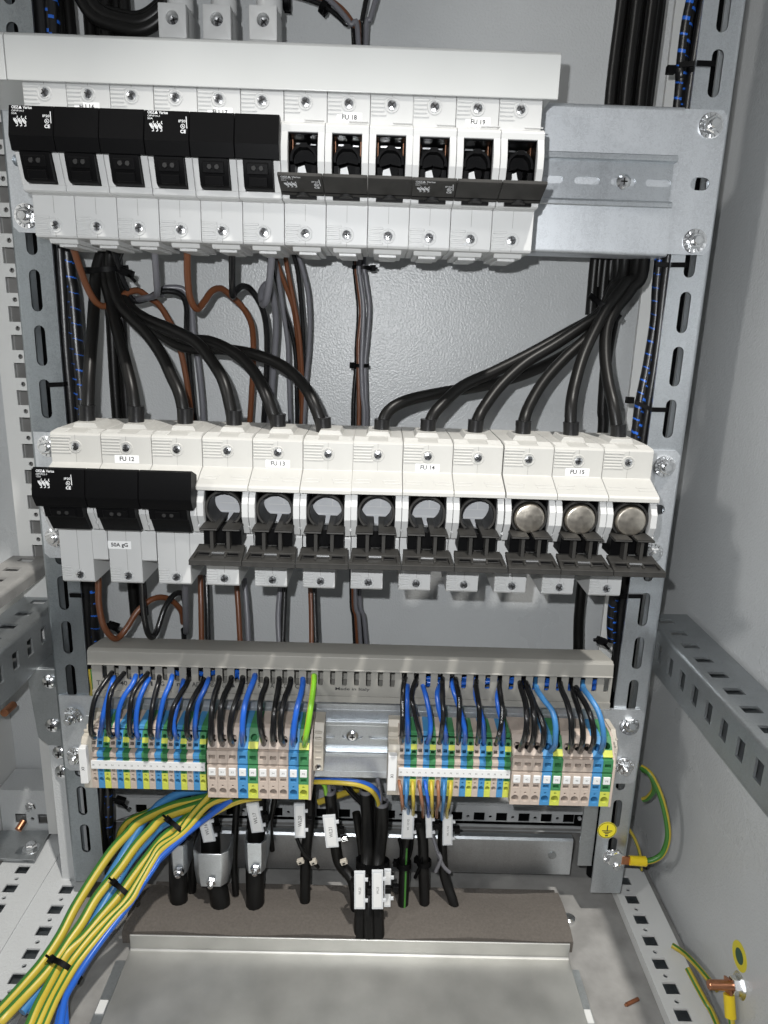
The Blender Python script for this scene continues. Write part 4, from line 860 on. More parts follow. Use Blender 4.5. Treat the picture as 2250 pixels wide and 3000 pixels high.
cb = [('black_wire', [(1068, 200), (1075, 480), (1110, 850), (1088, 1250), (1085, 1430), (1055, 1800), (1048, 2160)]), ('brown_wire', [(1085, 200), (1098, 500), (1135, 850), (1108, 1200), (1108, 1430), (1112, 1750), (1108, 2160)]),
 ('grey_wire', [(1108, 200), (1122, 480), (1160, 800), (1150, 1150), (1140, 1430), (1150, 1750), (1165, 2160)]), ('black_wire', [(1135, 200), (1155, 500), (1195, 850), (1180, 1150), (1160, 1430), (1140, 1750), (1140, 2160)]), ('grey_wire', [(1165, 200), (1182, 480), (1222, 800), (1202, 1150), (1178, 1430), (1185, 1800), (1190, 2160)])]
up = [[(1240, -30), (1390, 20), (1490, 100), (1530, 190)], [(1260, -40), (1440, 10), (1530, 110), (1550, 190)], [(1300, -60), (1420, 0), (1510, 100), (1548, 190)], [(1590, -40), (1565, 90), (1560, 190)], [(1635, -40), (1600, 80), (1580, 190)]]
nx = ('black wire left in', 'brown wire in', 'grey wire in', 'black wire right in', 'grey wire right in')
for i, (m, p) in enumerate(cb):
    y = (84, 78, 74, 86, 80)[i]
    P = [at(*z1(a, c), Y=y) for a, c in up[i]]+[at(*cM(a, c), Y=y) for a, c in p]
    P += [at(*z5(1518+i*9, 780), Y=y), at(*z5(1528+i*11, 900), Y=y), at(*z5(1535+i*13, 1060), Y=y)]
    wire('conductor', P, 2.1, m, nx[i]+' the tied bundle running up the middle of the back panel', 'wire', CB)
for i, (m, p, r, t) in enumerate((('brown_wire', [(178, -40), (183, 60), (186, 180), (212, 310), (262, 385), (302, 392), (352, 335), (420, 230), (500, 162), (570, 145), (632, 168), (684, 225), (698, 300)], 2.6, 'brown wire under the first pole of FU 12 hanging in a long loop'),
 ('black_wire', [(444, -10), (447, 60), (455, 210), (478, 345), (508, 388), (540, 345), (582, 220), (632, 140), (680, 118), (705, 160), (720, 300)], 2.5, 'black wire under FU 12 hanging in a narrow loop'),
 ('grey_wire', [(710, 10), (710, 90), (713, 220), (716, 345), (712, 365)], 2.7, 'grey wire hanging under the third pole of FU 12'))):
    hang(cB, p, -44, 40, r, m, t, 1.2)
for m, p, t in (('brown_wire', [(802, 10), (806, 180), (810, 420)], 'brown wire under the left pole of FU 13'), ('black_wire', [(838, 10), (845, 200), (850, 420)], 'black wire right beside the brown one under FU 13'),
 ('brown_wire', [(1020, 30), (1032, 200), (1045, 430)], 'brown wire under the gap in FU 13'), ('grey_wire', [(1068, 30), (1085, 220), (1095, 430)], 'grey wire under the middle of FU 13'),
 ('grey_wire', [(1295, 30), (1275, 240), (1282, 430)], 'grey wire under the right pole of FU 13'), ('black_wire', [(1318, 30), (1310, 240), (1302, 430)], 'black wire beside the grey one under the right pole of FU 13'),
 ('brown_wire', [(1470, 30), (1478, 240), (1480, 430)], 'brown wire below the boundary of FU 13 and FU 14'), ('black_wire', [(1492, 30), (1498, 240), (1505, 430)], 'black wire below the boundary of FU 13 and FU 14'),
 ('black_wire', [(700, 340), (704, 380), (705, 430)], 'short black wire behind the grey one under FU 12')):
    hang(cB, p, 30, 10, 2.5, m, t)
# ------------------------------------------------------------------ cable ties
def tie(name_label, c, d, ra, rb, w=2.4, t=.6, head=None, tail=None, mt='black_plastic', group='cable ties'):
    c, d = V(c), V(d).normalized(); u = d.cross(V((0, -1, 0))); u = u.normalized() if u.length > .1 else X; v = d.cross(u); b = MB()
    n = 28; rings = []
    for i in range(n+1):
        a = 2*math.pi*i/n; e = u*(math.cos(a)*ra)+v*(math.sin(a)*rb); o = u*(math.cos(a)*(ra+t))+v*(math.sin(a)*(rb+t))
        rings.append([c+e-d*w/2, c+o-d*w/2, c+o+d*w/2, c+e+d*w/2])
    b.loft(rings, mt, False)
    if head is not None:
        h = c+u*(math.cos(head)*(ra+1.6))+v*(math.sin(head)*(rb+1.6)); hn = (h-c).normalized(); b.obox(h, hn, d, hn.cross(d), 2.2, 2.6, 2.6, mt)
        if tail: b.tube([h, h+hn*tail*.6, h+hn*tail], 1.0, mt, 6, 3)
    return single('cable_tie', b, name_label, 'cable tie', group)
q = at(*cM(1145, 385), Y=80); tie('black cable tie near the top of the centre bundle on the back panel', q, (0, 0, 1), 8.2, 6.5, 3, .8, 0.2, 4)
q = at(*cM(1135, 1440), Y=80); tie('black cable tie halfway down the centre bundle on the back panel', q, (0, 0, 1), 6.6, 6, 3.2, .8, 3.6)
q = at(*z4(955, 365), Y=20); tie('black cable tie gathering the right group of heavy cables', q, (-.5, .2, -.8), 15, 14, 4, 1, 2.2, 5)
q = at(*cL(450, 300), Y=22); tie('black cable tie gathering the left group of heavy cables', q, (.1, .1, -1), 16, 16, 4, 1, .2, 6)
q = at(*cT(1095, 30), Y=80); tie('black cable tie on the wire bend above the white duct', q, (.8, 0, -.6), 7, 6, 4.5, 1, 1.2, 3)
q = at(*cT(830, 5), Y=80); tie('black cable tie on the wires at the top edge above the white duct', q, (1, 0, -.05), 6, 6, 5, 1, 1.2, 3)
def strap(label, pts, w=3.6, head=None):
    b = MB(); P = spline([V(p) for p in pts], 5); rings = []
    for i, p in enumerate(P):
        rings.append([p+V((0, -.5, -w/2)), p+V((0, .5, -w/2)), p+V((0, .5, w/2)), p+V((0, -.5, w/2))])
    b.loft(rings, 'black_plastic')
    if head: b.obox(head, X, Z, Y, 3, 2.6, 2.4, 'black_plastic')
    return single('cable_tie', b, label, 'cable tie', 'cable ties through the strut slots')
def sstrap(label, pa, pb, pc, hd=None):
    strap(label, [at(*pc, Y=9), at(*pb, Y=3), at(*pb, Y=-.8), at(*((pa[0]+pb[0])/2, (pa[1]+pb[1])/2), Y=-.9), at(*pa, Y=-.8), at(*pa, Y=4)], head=at(*hd, Y=8) if hd else None)
sstrap('black tie strap at the top slot of the right strut', (2094, 187), (2042, 185), (1990, 190), (1965, 205))
sstrap('black tie strap just below the top plate on the right strut', (2014, 776), (1966, 776), (1920, 774), None)
sstrap('black tie strap above the middle row on the right strut', (1954, 1201), (1909, 1200), (1860, 1178), (1845, 1172))
sstrap('black tie strap below the middle row on the right strut', (1880, 1747), (1842, 1747), (1800, 1745), None)
sstrap('black tie strap above the middle row on the left strut', (138, 1128), (187, 1126), (215, 1118), None)
sstrap('black tie strap below the middle row on the left strut', (205, 1744), (237, 1745), (262, 1740), None)
for l, p in (('black tie head behind the right strut beside the wiring duct', z6(940, 1000)), ('black tie head sticking out behind the left strut above the duct', z5(490, 935)), ('ragged black tie end on the left bundle below FU 16', z3(550, 220)), ('black tie head on the loom below the left terminal strip', z9(520, 140))):
    q = at(*p, Y=12); b = MB(); b.obox(q, V((.9, 0, -.3)), V((.3, 0, .9)), Y, 5, 3, 3, 'black_plastic'); b.obox(q+V((-5, 0, 1)), X, Z, Y, 2.5, 1.4, 1.2, 'black_plastic'); b.obox(q+V((4, -2, -4)), V((.7, 0, -.7)), V((.7, 0, .7)), Y, 4, 1.2, 1, 'black_plastic')
    single('cable_tie', b, l, 'cable tie', 'cable tie heads', .3)
# ------------------------------------------------------------------ white insulated terminals at the top
for i, (xa, xb, yt, yb, xc, yc) in enumerate(((690, 797, 25, 150, 743, 77), (880, 990, 38, 158, 936, 84), (1082, 1188, 38, 165, 1136, 87))):
    a, c = at(*z1(xa, yb), Y=-18), at(*z1(xb, yt), Y=-18); og = V(((a.x+c.x)/2, -5, a.z)); h = at(*z1(xc, yc), Y=-18)
    e = empty('insulated_terminal', og, ('leftmost', 'middle', 'rightmost')[i]+' of the three white insulated terminals above the white duct', 'terminal', 'insulated terminals'); b = MB()
    z0, z_1 = h.z-12, h.z+9.2; x0, x1 = h.x-9.6, h.x+9.6
    b.plate(rect(x0, x1, z0, z_1), [circ(h.x, h.z+.3, 4.3, 22)], (0, -18, 0), X, Z, Y, 9, 'white_plastic'); b.box(x0, x1, -9, 10, z0, z_1, 'white_plastic')
    b.prism([(-18, z0-.02), (-9, z0-6), (10, z0-6), (10, z0-.02)], x0, x1, 'white_plastic'); b.lathe((h.x+2, -2, z_1), Z, [(9, .02), (9, 9), (8, 10), (8, 14)], 'white_plastic', 26)
    part('terminal_body', b, e, og, .5, 2)
    b = MB(); b.lathe((h.x+2, -2, z_1+14.1), Z, [(7.4, 0), (7.4, 40)], 'clamp_beige', 20); part('post', b, e, og)
    b = MB(); screw(b, h.x, -12, h.z+.3, 4.1, .3+i); part('screw', b, e, og)
# ------------------------------------------------------------------ cable entry at the bottom
b = MB(); pr = [(-12, -456), (27, -456), (29, -455), (30, -455), (31, -456.5), (31, -496), (30, -497), (28, -497.5), (-12, -497.5)]
b.prism([(38, -453), (32, -453), (30, -455), (30, -495), (32, -497), (38, -497), (38, -495.5), (32.5, -495.5), (31.5, -494.5), (31.5, -455.5), (32.5, -454.5), (38, -454.5)], 30, 424, 'galvanised')
o = single('clamp_rail', b, 'galvanised cable clamp rail across the back of the floor opening', 'rail')
b = MB(); b.lathe((404, 29.9, -472), -Y, [(4.2, 0), (4.2, .6), (2.4, 1), (.01, 1)], 'galvanised_dull', 16); bo = mk('bolt', b.mesh('bolt', o.location/S), o)
b = MB(); b.box(2, 408, 6, 24, -513, -509, 'foam'); b.box(2, 408, 4, 6, -518, -505, 'galvanised_dull'); single('gland_plate_edge', b, 'dark rear gland plate edge behind the foam strip', 'gland plate')
# foam strip
b = MB(); n = 34; nn = 12; rows = []
random.seed(3)
for j in range(nn+1):
    row = []
    for i in range(n+1):
        x = -8+(416)*i/n; t = j/nn
        y = -47.5+t*58; z = -501.5+5.2*math.sin(math.pi*min(1, .12+t*.9))+1.6*math.sin(x*.045+t*2)+random.uniform(-.5, .5)-3*math.exp(-((x-110)/80)**2)*t
        row.append(V((x, y, z)))
    rows.append(row)
for a, c in zip(rows, rows[1:]): pass
G = [[b.bm.verts.new(p) for p in r] for r in rows]; Gb = [[b.bm.verts.new(p+V((0, 0, -12))) for p in r] for r in rows]
for j in range(nn):
    for i in range(n):
        b.face([G[j][i], G[j][i+1], G[j+1][i+1], G[j+1][i]], 'foam'); b.face([Gb[j][i], Gb[j+1][i], Gb[j+1][i+1], Gb[j][i+1]], 'foam')
for i in range(n):
    b.face([G[0][i], Gb[0][i], Gb[0][i+1], G[0][i+1]], 'foam'); b.face([G[nn][i], G[nn][i+1], Gb[nn][i+1], Gb[nn][i]], 'foam')
for j in range(nn):
    b.face([G[j][0], G[j+1][0], Gb[j+1][0], Gb[j][0]], 'foam'); b.face([G[j][n], Gb[j][n], Gb[j+1][n], G[j+1][n]], 'foam')
single('foam_strip', b, 'brown grey foam sealing strip with cables passing through it', 'foam strip')
# sliding zinc gland plate with upturned lip
b = MB(); a = [(-49.2, -500), (-50.8, -500), (-50.8, -514.6), (-52.2, -516), (-330, -517.2), (-330, -519), (-51, -518), (-49.2, -516)]
b.prism(a, 0, 404.5, 'zinc_plate')
for s, x in ((1, 1), (-1, 403.5)): b.box(min(x, x+s*2), max(x, x+s*2), -330, -56, -520.6, -519.2, 'zinc_plate')
for x0, sx in ((12, 1), (383, 1)): b.box(x0, x0+9, -118, -106, -516.2, -515.4, 'label_white') if False else None
single('gland_plate', b, 'large dull zinc gland plate with an upturned lip in the foreground', 'gland plate', None, .4)
for xs in (-5.5, 407):
    b = MB(); b.box(xs-4.5, xs+4.5, -330, -60, -520.8, -518.8, 'galvanised_dull'); b.box(xs-3.5, xs+3.5, -112, -100, -518.7, -517.6, 'paint_light')
    single('slide_guide', b, 'narrow guide strip along the %s edge of the zinc gland plate' % ('left' if xs < 0 else 'right'), 'guide strip', 'guide strips')
# cables through the foam
cg = 'black cables rising through the foam'
def low(conv, pts, r, m, label, group=cg): return wire('entry_cable', path(conv, pts), r, m, label, 'cable', group)
low(c5, [(310, 1420, -14), (300, 1200, -10), (290, 900, -2), (300, 640, 6), (330, 300, 14), (340, 60, 18)], 8.6, 'black_rubber', 'thick black cable in the left metal clamp')
low(c5, [(740, 1440, -16), (735, 1250, -10), (640, 950, -2), (640, 700, 6), (620, 400, 14), (600, 60, 18)], 9.5, 'black_rubber', 'thick black cable in the wide middle metal clamp')
low(c5, [(1110, 1460, -16), (1110, 1250, -10), (1105, 900, -2), (1110, 600, 6), (1130, 300, 14), (1140, 60, 18)], 9, 'black_rubber', 'thick black cable in the right metal clamp, tagged WL17')
low(c5, [(905, 1230, 0), (885, 900, 8), (900, 500, 14), (930, 60, 18)], 3.4, 'black_rubber', 'thin black cable between the wide middle and right metal clamps')
low(c5, [(440, 1200, 4), (450, 800, 12), (500, 400, 18), (540, 60, 22)], 4.2, 'black_rubber', 'black cable between the left and wide middle metal clamps')
low(c5, [(1290, 760, 22), (1270, 500, 20), (1310, 250, 18), (1330, 60, 18)], 2.6, 'black_rubber', 'thin black cable right of the right metal clamp')
low(c6, [(105, 1280, -14), (108, 1050, -6), (112, 820, 2), (120, 640, 8), (150, 380, 12), (160, 60, 16)], 5.2, 'black_rubber', 'black cable tagged WL20')
low(c6, [(590, 1300, -20), (575, 1050, -10), (540, 930, 0), (430, 790, 6), (395, 640, 6), (370, 400, 4), (338, 130, 2)], 5.6, 'black_rubber', 'black cable tagged WL21 with its sheath cut open')
low(c6, [(620, 1480, -44), (630, 1250, -36), (650, 1000, -26), (690, 700, -10), (690, 400, 0), (675, 125, 2)], 6.0, 'black_rubber', 'black cable with cut sheath, left of the centre pair')
low(c6, [(790, 1480, -44), (780, 1250, -36), (770, 1000, -26), (800, 700, -10), (825, 450, -4), (825, 240, -4)], 6.2, 'black_rubber', 'black cable with cut sheath, right of the centre pair')
low(c6, [(705, 1480, -46), (700, 1250, -38), (715, 1000, -24), (745, 700, -4), (760, 400, 6), (770, 120, 10)], 5.6, 'black_rubber', 'black cable squeezed between the centre pair')
low(c6, [(660, 1300, -12), (640, 1000, -4), (640, 700, 4), (600, 420, 8), (585, 320, 10)], 4.0, 'black_rubber', 'thin black cable end left of the centre pair')
P = path(c6, [(1015, 1380, -18), (1025, 1150, -10), (1035, 850, -2), (1045, 620, 2), (1075, 480, 4), (1080, 330, 6)])
wire('entry_cable', P, 5.2, 'black_rubber', 'black cable with a green stripe below the left brown and blue wires', 'cable', cg)
b = MB(); b.tube([p+V((1.2, -4.6, 0)) for p in P[:-2]], 1.1, 'green_wire', 8, 6); single('earth_wire', b, 'thin green wire running along the black cable below the right strip', 'wire')
low(c6, [(1225, 1330, -16), (1222, 1100, -8), (1215, 850, 0), (1210, 600, 4), (1185, 420, 6), (1180, 330, 8)], 5.2, 'black_rubber', 'black cable below the middle brown and blue wires')
low(c6, [(1520, 1300, -16), (1490, 1150, -10), (1430, 980, -2), (1400, 850, 2), (1390, 650, 4), (1400, 440, 6)], 4.8, 'black_rubber', 'black cable leaning right below the right brown and blue wires')
for i, (p0, p1, nm) in enumerate((((1215, 700), (1135, 930), 'left'), ((985, 560), (1010, 760), 'middle'), ((1110, 560), (1075, 760), 'right'))):
    low(c6, [(*p0, 0), ((p0[0]+p1[0])/2+10, (p0[1]+p1[1])/2, -3), (*p1, -2)], 1.6, 'black_plastic', 'thin black tie tail beside the cable with the green stripe, %s one' % nm)
# open sheath ends
for (x, y, yy, r) in ((338, 125, 2, 5.8), (675, 120, 2, 6.2), (825, 236, -4, 6.4)):
    q = at(*c6(x, y), Y=yy); b = MB(); b.arc(0, 0, r-1.2, r, -4, 4, 0, 360, 'grey_wire', 20)
    for v in b.bm.verts: v.co = V((v.co.x, v.co.z, v.co.y*.5))+q+V((0, 0, 1))
    single('sheath_end', b, 'pale cut sheath ring on %s' % {338: 'the cable tagged WL21', 675: 'the left cable of the centre pair', 825: 'the right cable of the centre pair'}[x], 'cable sheath', 'cut sheath ends')
# metal cable clamps
for (xa, xb, ya, yb, yy, nm) in ((192, 392, 712, 1030, -16, 'left'), (432, 832, 800, 1150, -18, 'wide middle'), (980, 1222, 690, 1010, -16, 'right')):
    a, c = at(*c5(xa, ya), Y=yy), at(*c5(xb, yb), Y=yy); og = V(((a.x+c.x)/2, yy, c.z)); W = (c.x-a.x)/2; cx = og.x
    e = empty('cable_clamp', og, nm+' galvanised cable clamp on the rail above the foam', 'cable clamp', 'metal cable clamps'); b = MB()
    ar = [(-W, 3), (-W*.96, 0), (-W*.62, -5), (W*.62, -5), (W*.96, 0), (W, 3)]
    U = [(-W, 28)]+ar+[(W, 28)]; U = U+[(x*(W-1.5)/W, y+1.5 if y < 20 else y) for x, y in U[::-1]]
    b.loft([[V((cx+x*q, yy+5+y, z)) for x, y in U] for z, q in ((c.z, .86), (c.z+(a.z-c.z)*.35, .97), (a.z, 1.0))], 'galvanised'); part('clamp_band', b, e, og, .2)
    b = MB(); zz = c.z+(a.z-c.z)*.2; b.lathe((cx+1, yy, zz), V((0, -1, -.35)), [(4.8, 0), (4.8, 3), (4.2, 3.6), (2.6, 3.6), (2.6, 7), (2, 7.6), (.01, 7.6)], 'bright_zinc', 6); part('bolt', b, e, og)
    b = MB()
    for s in (-1, 1): b.box(cx+s*W*.98-.7, cx+s*W*.98+.7, 20, 29.5, a.z-4, a.z+26, 'galvanised_dull')
    part('clamp_arm', b, e, og)
# cable tags
def ctag(conv, p0, p1, wpx, yy, txt, label, th=3.4):
    A, B2 = at(*conv(*p0), Y=yy), at(*conv(*p1), Y=yy); v = (B2-A).normalized(); n = Y; u = v.cross(V((0, 1, 0))).normalized()
    if u.x < 0: u = -u
    L = (B2-A).length; k = (at(*conv(p0[0]+wpx, p0[1]), Y=yy)-A).length; c = (A+B2)/2
    b = MB(); b.obox(c, u, v, n, k/2, L/2, 1.1, 'tag_plastic'); b.obox(c+n*-1.15, u, v, n, k/2*.74, L/2*.9, .1, 'label_white')
    for q in (-.28, .28): b.obox(c+u*(k/2+1)+v*(L*q), u, v, n, 1.6, 1.4, 1, 'tag_plastic')
    og = c-v*(L/2); o = single('cable_tag', b, label, 'cable tag', 'white cable tags', .25)
    if txt: mk('printed_text', shift(text_mesh(txt, th, c+n*-1.3+u*.3, v, -u, None, 'ink_grey', .01), o.location/S), o)
    b = MB(); b.obox(c+u*(k/2+4.4), u, v, n, 2.6, 3, 2.4, 'black_plastic'); o2 = mk('tie_head', b.mesh('tie_head', o.location/S, .3), o)
ctag(c5, (1140, 565), (1080, 260), 130, -13, 'WL17', 'white cable tag reading WL17')
ctag(c5, (630, 665), (565, 400), 130, -12, 'WL16', 'dim white cable tag on the left cables, half hidden by the wire bundle')
ctag(c6, (62, 550), (55, 235), 100, -8, 'WL20', 'white cable tag reading WL20')
ctag(c6, (365, 640), (330, 345), 118, -8, 'WL21', 'white cable tag reading WL21')
ctag(c6, (618, 1215), (618, 870), 100, -46, 'WL22', 'white cable tag on the left of the centre cables near the foam', 2.2)
ctag(c6, (785, 1215), (785, 860), 104, -48, 'WL23', 'bright white cable tag on the right of the centre cables near the foam', 2.2)
ctag(c6, (875, 1195), (880, 850), 62, -43, '', 'narrow cream tag tucked behind the bright one near the foam')
ctag(c6, (1062, 560), (1075, 290), 112, -10, 'WL 10 N2', 'white cable tag below the left brown and blue wires', 2.0)
ctag(c6, (1268, 550), (1262, 340), 60, -6, '', 'narrow grey cable tag below the middle brown and blue wires')
ctag(c6, (1438, 620), (1440, 345), 92, -6, 'WL 12 N2', 'dim grey cable tag below the right brown and blue wires', 1.8)
for (pts, m, l) in (([(1290, 500, -2), (1350, 700, -4), (1400, 820, -4), (1460, 880, -3)], 'grey_wire', 'pale cable tie crossing the leaning black cable'), ([(1330, 870, -4), (1375, 760, -6), (1355, 700, -6)], 'grey_wire', 'pale cable tie tail beside the leaning black cable'),
                    ([(30, 560, 2), (90, 690, -3), (190, 790, -3), (230, 830, 0)], 'black_rubber', 'black tie strap crossing the cable tagged WL20')):
    wire('cable_tie', path(c6, pts), 1.8 if m == 'grey_wire' else 1.8, m, l, 'cable tie', 'ties on the entry cables')
for x, y, l in ((65, 775, 'cream tie buckle left of the cable tagged WL20'), (185, 780, 'cream tie buckle right of the cable tagged WL20'), (470, 780, 'cream tie buckle beside the cable tagged WL21'), (475, 560, 'shiny tie buckle beside the tag WL21')):
    q = at(*c6(x, y), Y=-4); b = MB(); b.obox(q, V((.9, 0, .4)), V((-.4, 0, .9)), Y, 3.2, 2.4, 2, 'clamp_beige' if y > 600 else 'bright_zinc'); b.obox(q+V((0, -2, 0)), V((.9, 0, .4)), V((-.4, 0, .9)), Y, 1.6, 1.2, .6, 'dark'); single('tie_buckle', b, l, 'tie buckle', 'tie buckles', .3)
q = at(*c6(1030, 800), Y=-3); tie('black cable tie round the cable with the green stripe', q, (0, .1, 1), 6.4, 6, 6, .9, 3.0, 3, group='ties on the entry cables')
q = at(*c6(1220, 785), Y=0); tie('black cable tie round the cable below the middle brown and blue wires', q, (0, .1, 1), 6.2, 6, 5, .9, 2.6, 3, group='ties on the entry cables')
q = at(*c6(740, 800), Y=-14); tie('black cable tie binding the centre cables', q, (0, .2, 1), 15, 10, 8, 1, 2.4, 4, group='ties on the entry cables')
q = at(*c6(690, 1020), Y=-34); tie('black cable tie between the two bright tags near the foam', q, (0, .3, 1), 13, 9, 4, 1, 1.57, 3, group='ties on the entry cables')
# nine thin wires below the right strip
seq = [('tan_wire', [(195, 1345), (215, 1450), (235, 1620)], (1020, 270)), ('pale_blue_wire', [(275, 1350), (278, 1480), (275, 1600)], (1072, 320)), ('yy', [(350, 1355), (355, 1480), (360, 1600)], (1118, 330)),
 ('tan_wire', [(425, 1350), (445, 1480), (465, 1620)], (1210, 330)), ('blue_wire', [(495, 1350), (515, 1480), (535, 1610)], (1260, 340)), ('yy', [(565, 1355), (572, 1480), (575, 1620)], (1298, 335)),
 ('tan_wire', [(643, 1350), (650, 1480), (650, 1600)], (1338, 335)), ('pale_blue_wire', [(715, 1355), (712, 1480), (708, 1600)], (1390, 355)), ('yy', [(790, 1355), (785, 1480), (770, 1600)], (1435, 345))]
cnm = {'tan_wire': 'brown', 'pale_blue_wire': 'light blue', 'blue_wire': 'bright blue', 'yy': 'yellow and green'}; cc = {}
for m, p, e in seq:
    nm = cnm[m]; cc[nm] = cc.get(nm, -1)+1
    P = [at(*c3(*p[0]), Y=-42)]+[at(*c3(*q), Y=yv) for q, yv in zip(p, (-49, -55, -50))]+[at(*c6(e[0], e[1]-40), Y=-30), at(*c6(*e), Y=-14), at(*c6(e[0], e[1]+30), Y=-2)]
    wire('terminal_wire', P, 1.55, m, 'thin %s wire below right terminal strip, %s of its colour from left' % (nm, ORD[cc[nm]]), 'wire', 'thin wires below the right terminal strip')
wire('conductor', path(c6, [(120, 15, -8), (230, 18, -14), (450, 20, -18), (640, 40, -18), (750, 90, -16), (800, 170, -10), (810, 250, -6)]), 2.2, 'blue_wire', 'blue wire arching from the left terminal strip to the centre cables', 'wire')
wire('conductor', path(c6, [(120, 34, -10), (230, 34, -16), (440, 42, -20), (620, 66, -20), (730, 120, -18), (780, 190, -12), (795, 260, -6)]), 2.2, 'yy', 'yellow and green wire arching just below the blue one to the centre cables', 'wire')
wire('conductor', path(c6, [(785, 10, -2), (800, 90, -10), (812, 160, -10), (812, 260, -6)]), 2.0, 'grey_wire', 'short grey wire dropping into the right cable of the centre pair', 'wire')
wire('conductor', path(c6, [(320, 20, 0), (330, 80, -2), (340, 170, 0)]), 2.0, 'grey_wire', 'short grey wire dropping into the cable tagged WL21', 'wire')
wire('conductor', path(c6, [(250, 30, -4), (290, 70, -4), (305, 150, -1)]), 2.0, 'lime_wire', 'short green wire dropping into the cable tagged WL21', 'wire')
wire('conductor', path(c6, [(230, 225, 40), (420, 160, 40), (560, 115, 36), (660, 90, 30)]), 3.2, 'yy', 'yellow wire slanting behind the cut cables in the middle', 'wire')
wire('conductor', path(c6, [(480, 60, 30), (560, 150, 30), (640, 230, 28)]), 3.0, 'black_wire', 'black wire slanting down behind the centre pair', 'wire')
# ------------------------------------------------------------------ bundle sweeping out to the lower left
bg = 'wires of the bundle sweeping to the lower left'
def y_of(px, py):                                     # the bundle comes forward as it goes down
    return -6-150*max(0, min(1, (py-2320)/680))**1.15
def bun(pts8, r, m, label, dy=0, pre=()):
    P = [at(*z9(x, y), Y=y_of(0, z9(x, y)[1])+dy) for x, y in pre]+[at(*c8(x, y), Y=y_of(0, c8(x, y)[1])+dy) for x, y in pts8]
    wire('bundle_wire', P, r, m, label, 'wire', bg)
bun([(1300, 330), (1190, 440), (1050, 590), (900, 800), (700, 1120), (560, 1390), (400, 1630), (250, 1810), (90, 1990), (-60, 2150)], 4.3, 'yg', 'outermost thick yellow and green wire on the left of the bundle', 0, [(960, 110), (850, 140), (740, 165)])
bun([(1510, 300), (1395, 410), (1250, 570), (1100, 780), (900, 1030), (760, 1270), (640, 1440), (520, 1620), (380, 1790), (230, 1950), (40, 2150), (-60, 2250)], 4.3, 'yg', 'second thick yellow and green wire from the left of the bundle', -3, [(960, 130), (840, 165)])
bun([(1420, 240), (1320, 350), (1190, 560), (1050, 790), (940, 980), (800, 1240), (680, 1420), (540, 1640), (400, 1850), (200, 2100)], 4.0, 'pale_blue_wire', 'thick dark blue wire between the two outer yellow and green wires', 3, [(900, 90), (780, 110), (700, 150)])
bun([(1505, 370), (1350, 530), (1200, 710), (1050, 950), (900, 1200), (750, 1400), (620, 1580), (510, 1750), (420, 1900), (300, 2120)], 4.0, 'pale_blue_wire', 'thick dark blue wire beneath the inner yellow and green wires', 4, [(900, 150), (830, 190)])
bun([(1500, 500), (1370, 660), (1240, 830), (1110, 1010), (940, 1210), (790, 1390), (650, 1520), (585, 1610), (510, 1750), (430, 1900), (350, 2050), (270, 2240)], 4.2, 'yg', 'third thick yellow and green wire, passing under all three ties', -2, [(930, 130), (850, 180), (770, 250)])
bun([(1480, 560), (1390, 700), (1270, 900), (1150, 1080), (1000, 1230), (850, 1390), (720, 1550), (640, 1660), (545, 1830), (440, 2030), (345, 2240)], 3.0, 'yy', 'thin yellow wire next to the third yellow and green wire in the bundle', -7, [(905, 115), (830, 200), (765, 285)])
bun([(1500, 590), (1420, 700), (1300, 910), (1215, 1060), (1050, 1240), (900, 1420), (770, 1580), (690, 1690), (600, 1840), (510, 2010), (410, 2240)], 3.0, 'yy', 'thin yellow wire on the right of the bundle', -7, [(1000, 120), (900, 160), (800, 270)])
bun([(1460, 640), (1360, 800), (1240, 1000), (1120, 1170), (960, 1320), (810, 1500), (700, 1640), (600, 1790), (500, 1960), (400, 2150)], 3.0, 'yy', 'yellow and green wire running low between the two thin yellow ones', -3, [(1130, 125), (1010, 150), (850, 240)])
bun([(1505, 650), (1430, 760), (1320, 920), (1230, 1060), (1085, 1250), (955, 1420), (825, 1600), (745, 1720), (680, 1830), (600, 1990), (560, 2240)], 2.6, 'blue_wire', 'bright blue wire along the right edge of the bundle', -6, [(1000, 135), (900, 210), (810, 280)])
bun([(1490, 670), (1410, 790), (1300, 960), (1200, 1110), (1060, 1290), (930, 1460), (800, 1640), (720, 1760), (640, 1890), (600, 2020), (610, 2240)], 2.6, 'blue_wire', 'bright blue wire ending in the right tail below the lowest tie', -2, [(980, 140), (880, 220)])
bun([(1480, 690), (1380, 830), (1250, 1030), (1100, 1240), (960, 1420), (820, 1620), (720, 1780), (640, 1900), (570, 2040), (530, 2240)], 2.6, 'blue_wire', 'bright blue wire ending in the left tail below the lowest tie', 2, [(960, 145), (870, 230)])
wire('bundle_wire', [at(*z9(700, 160), Y=30), at(*z9(640, 190), Y=28), at(*z9(560, 225), Y=26), at(*z9(522, 270), Y=24), at(*z9(512, 310), Y=26)], 3.0, 'yy', 'orange yellow wire curling down behind the bundle near the left strut', 'wire', bg)
def btie(px, py, d, ra, rb, label, head):
    q = at(px, py, Y=y_of(0, py)-2); tie(label, q, d, ra, rb, 4.2, 1.1, head, 6, group='ties round the lower left bundle')
def dirn(a, c2_): p, q = at(*c8(*a), Y=y_of(0, c8(*a)[1])), at(*c8(*c2_), Y=y_of(0, c8(*c2_)[1])); return (q-p)
btie(*z9(775, 265), dirn((1400, 700), (1240, 900)), 13, 9, 'black cable tie nearest the terminal blocks on the bundle', 0.1)
btie(*c8(1165, 1000), dirn((1240, 900), (1050, 1130)), 13, 9, 'black cable tie halfway along the bundle', 0.1)
btie(*c8(615, 1720), dirn((720, 1560), (560, 1800)), 14, 9, 'black cable tie lowest on the bundle', 0.1)
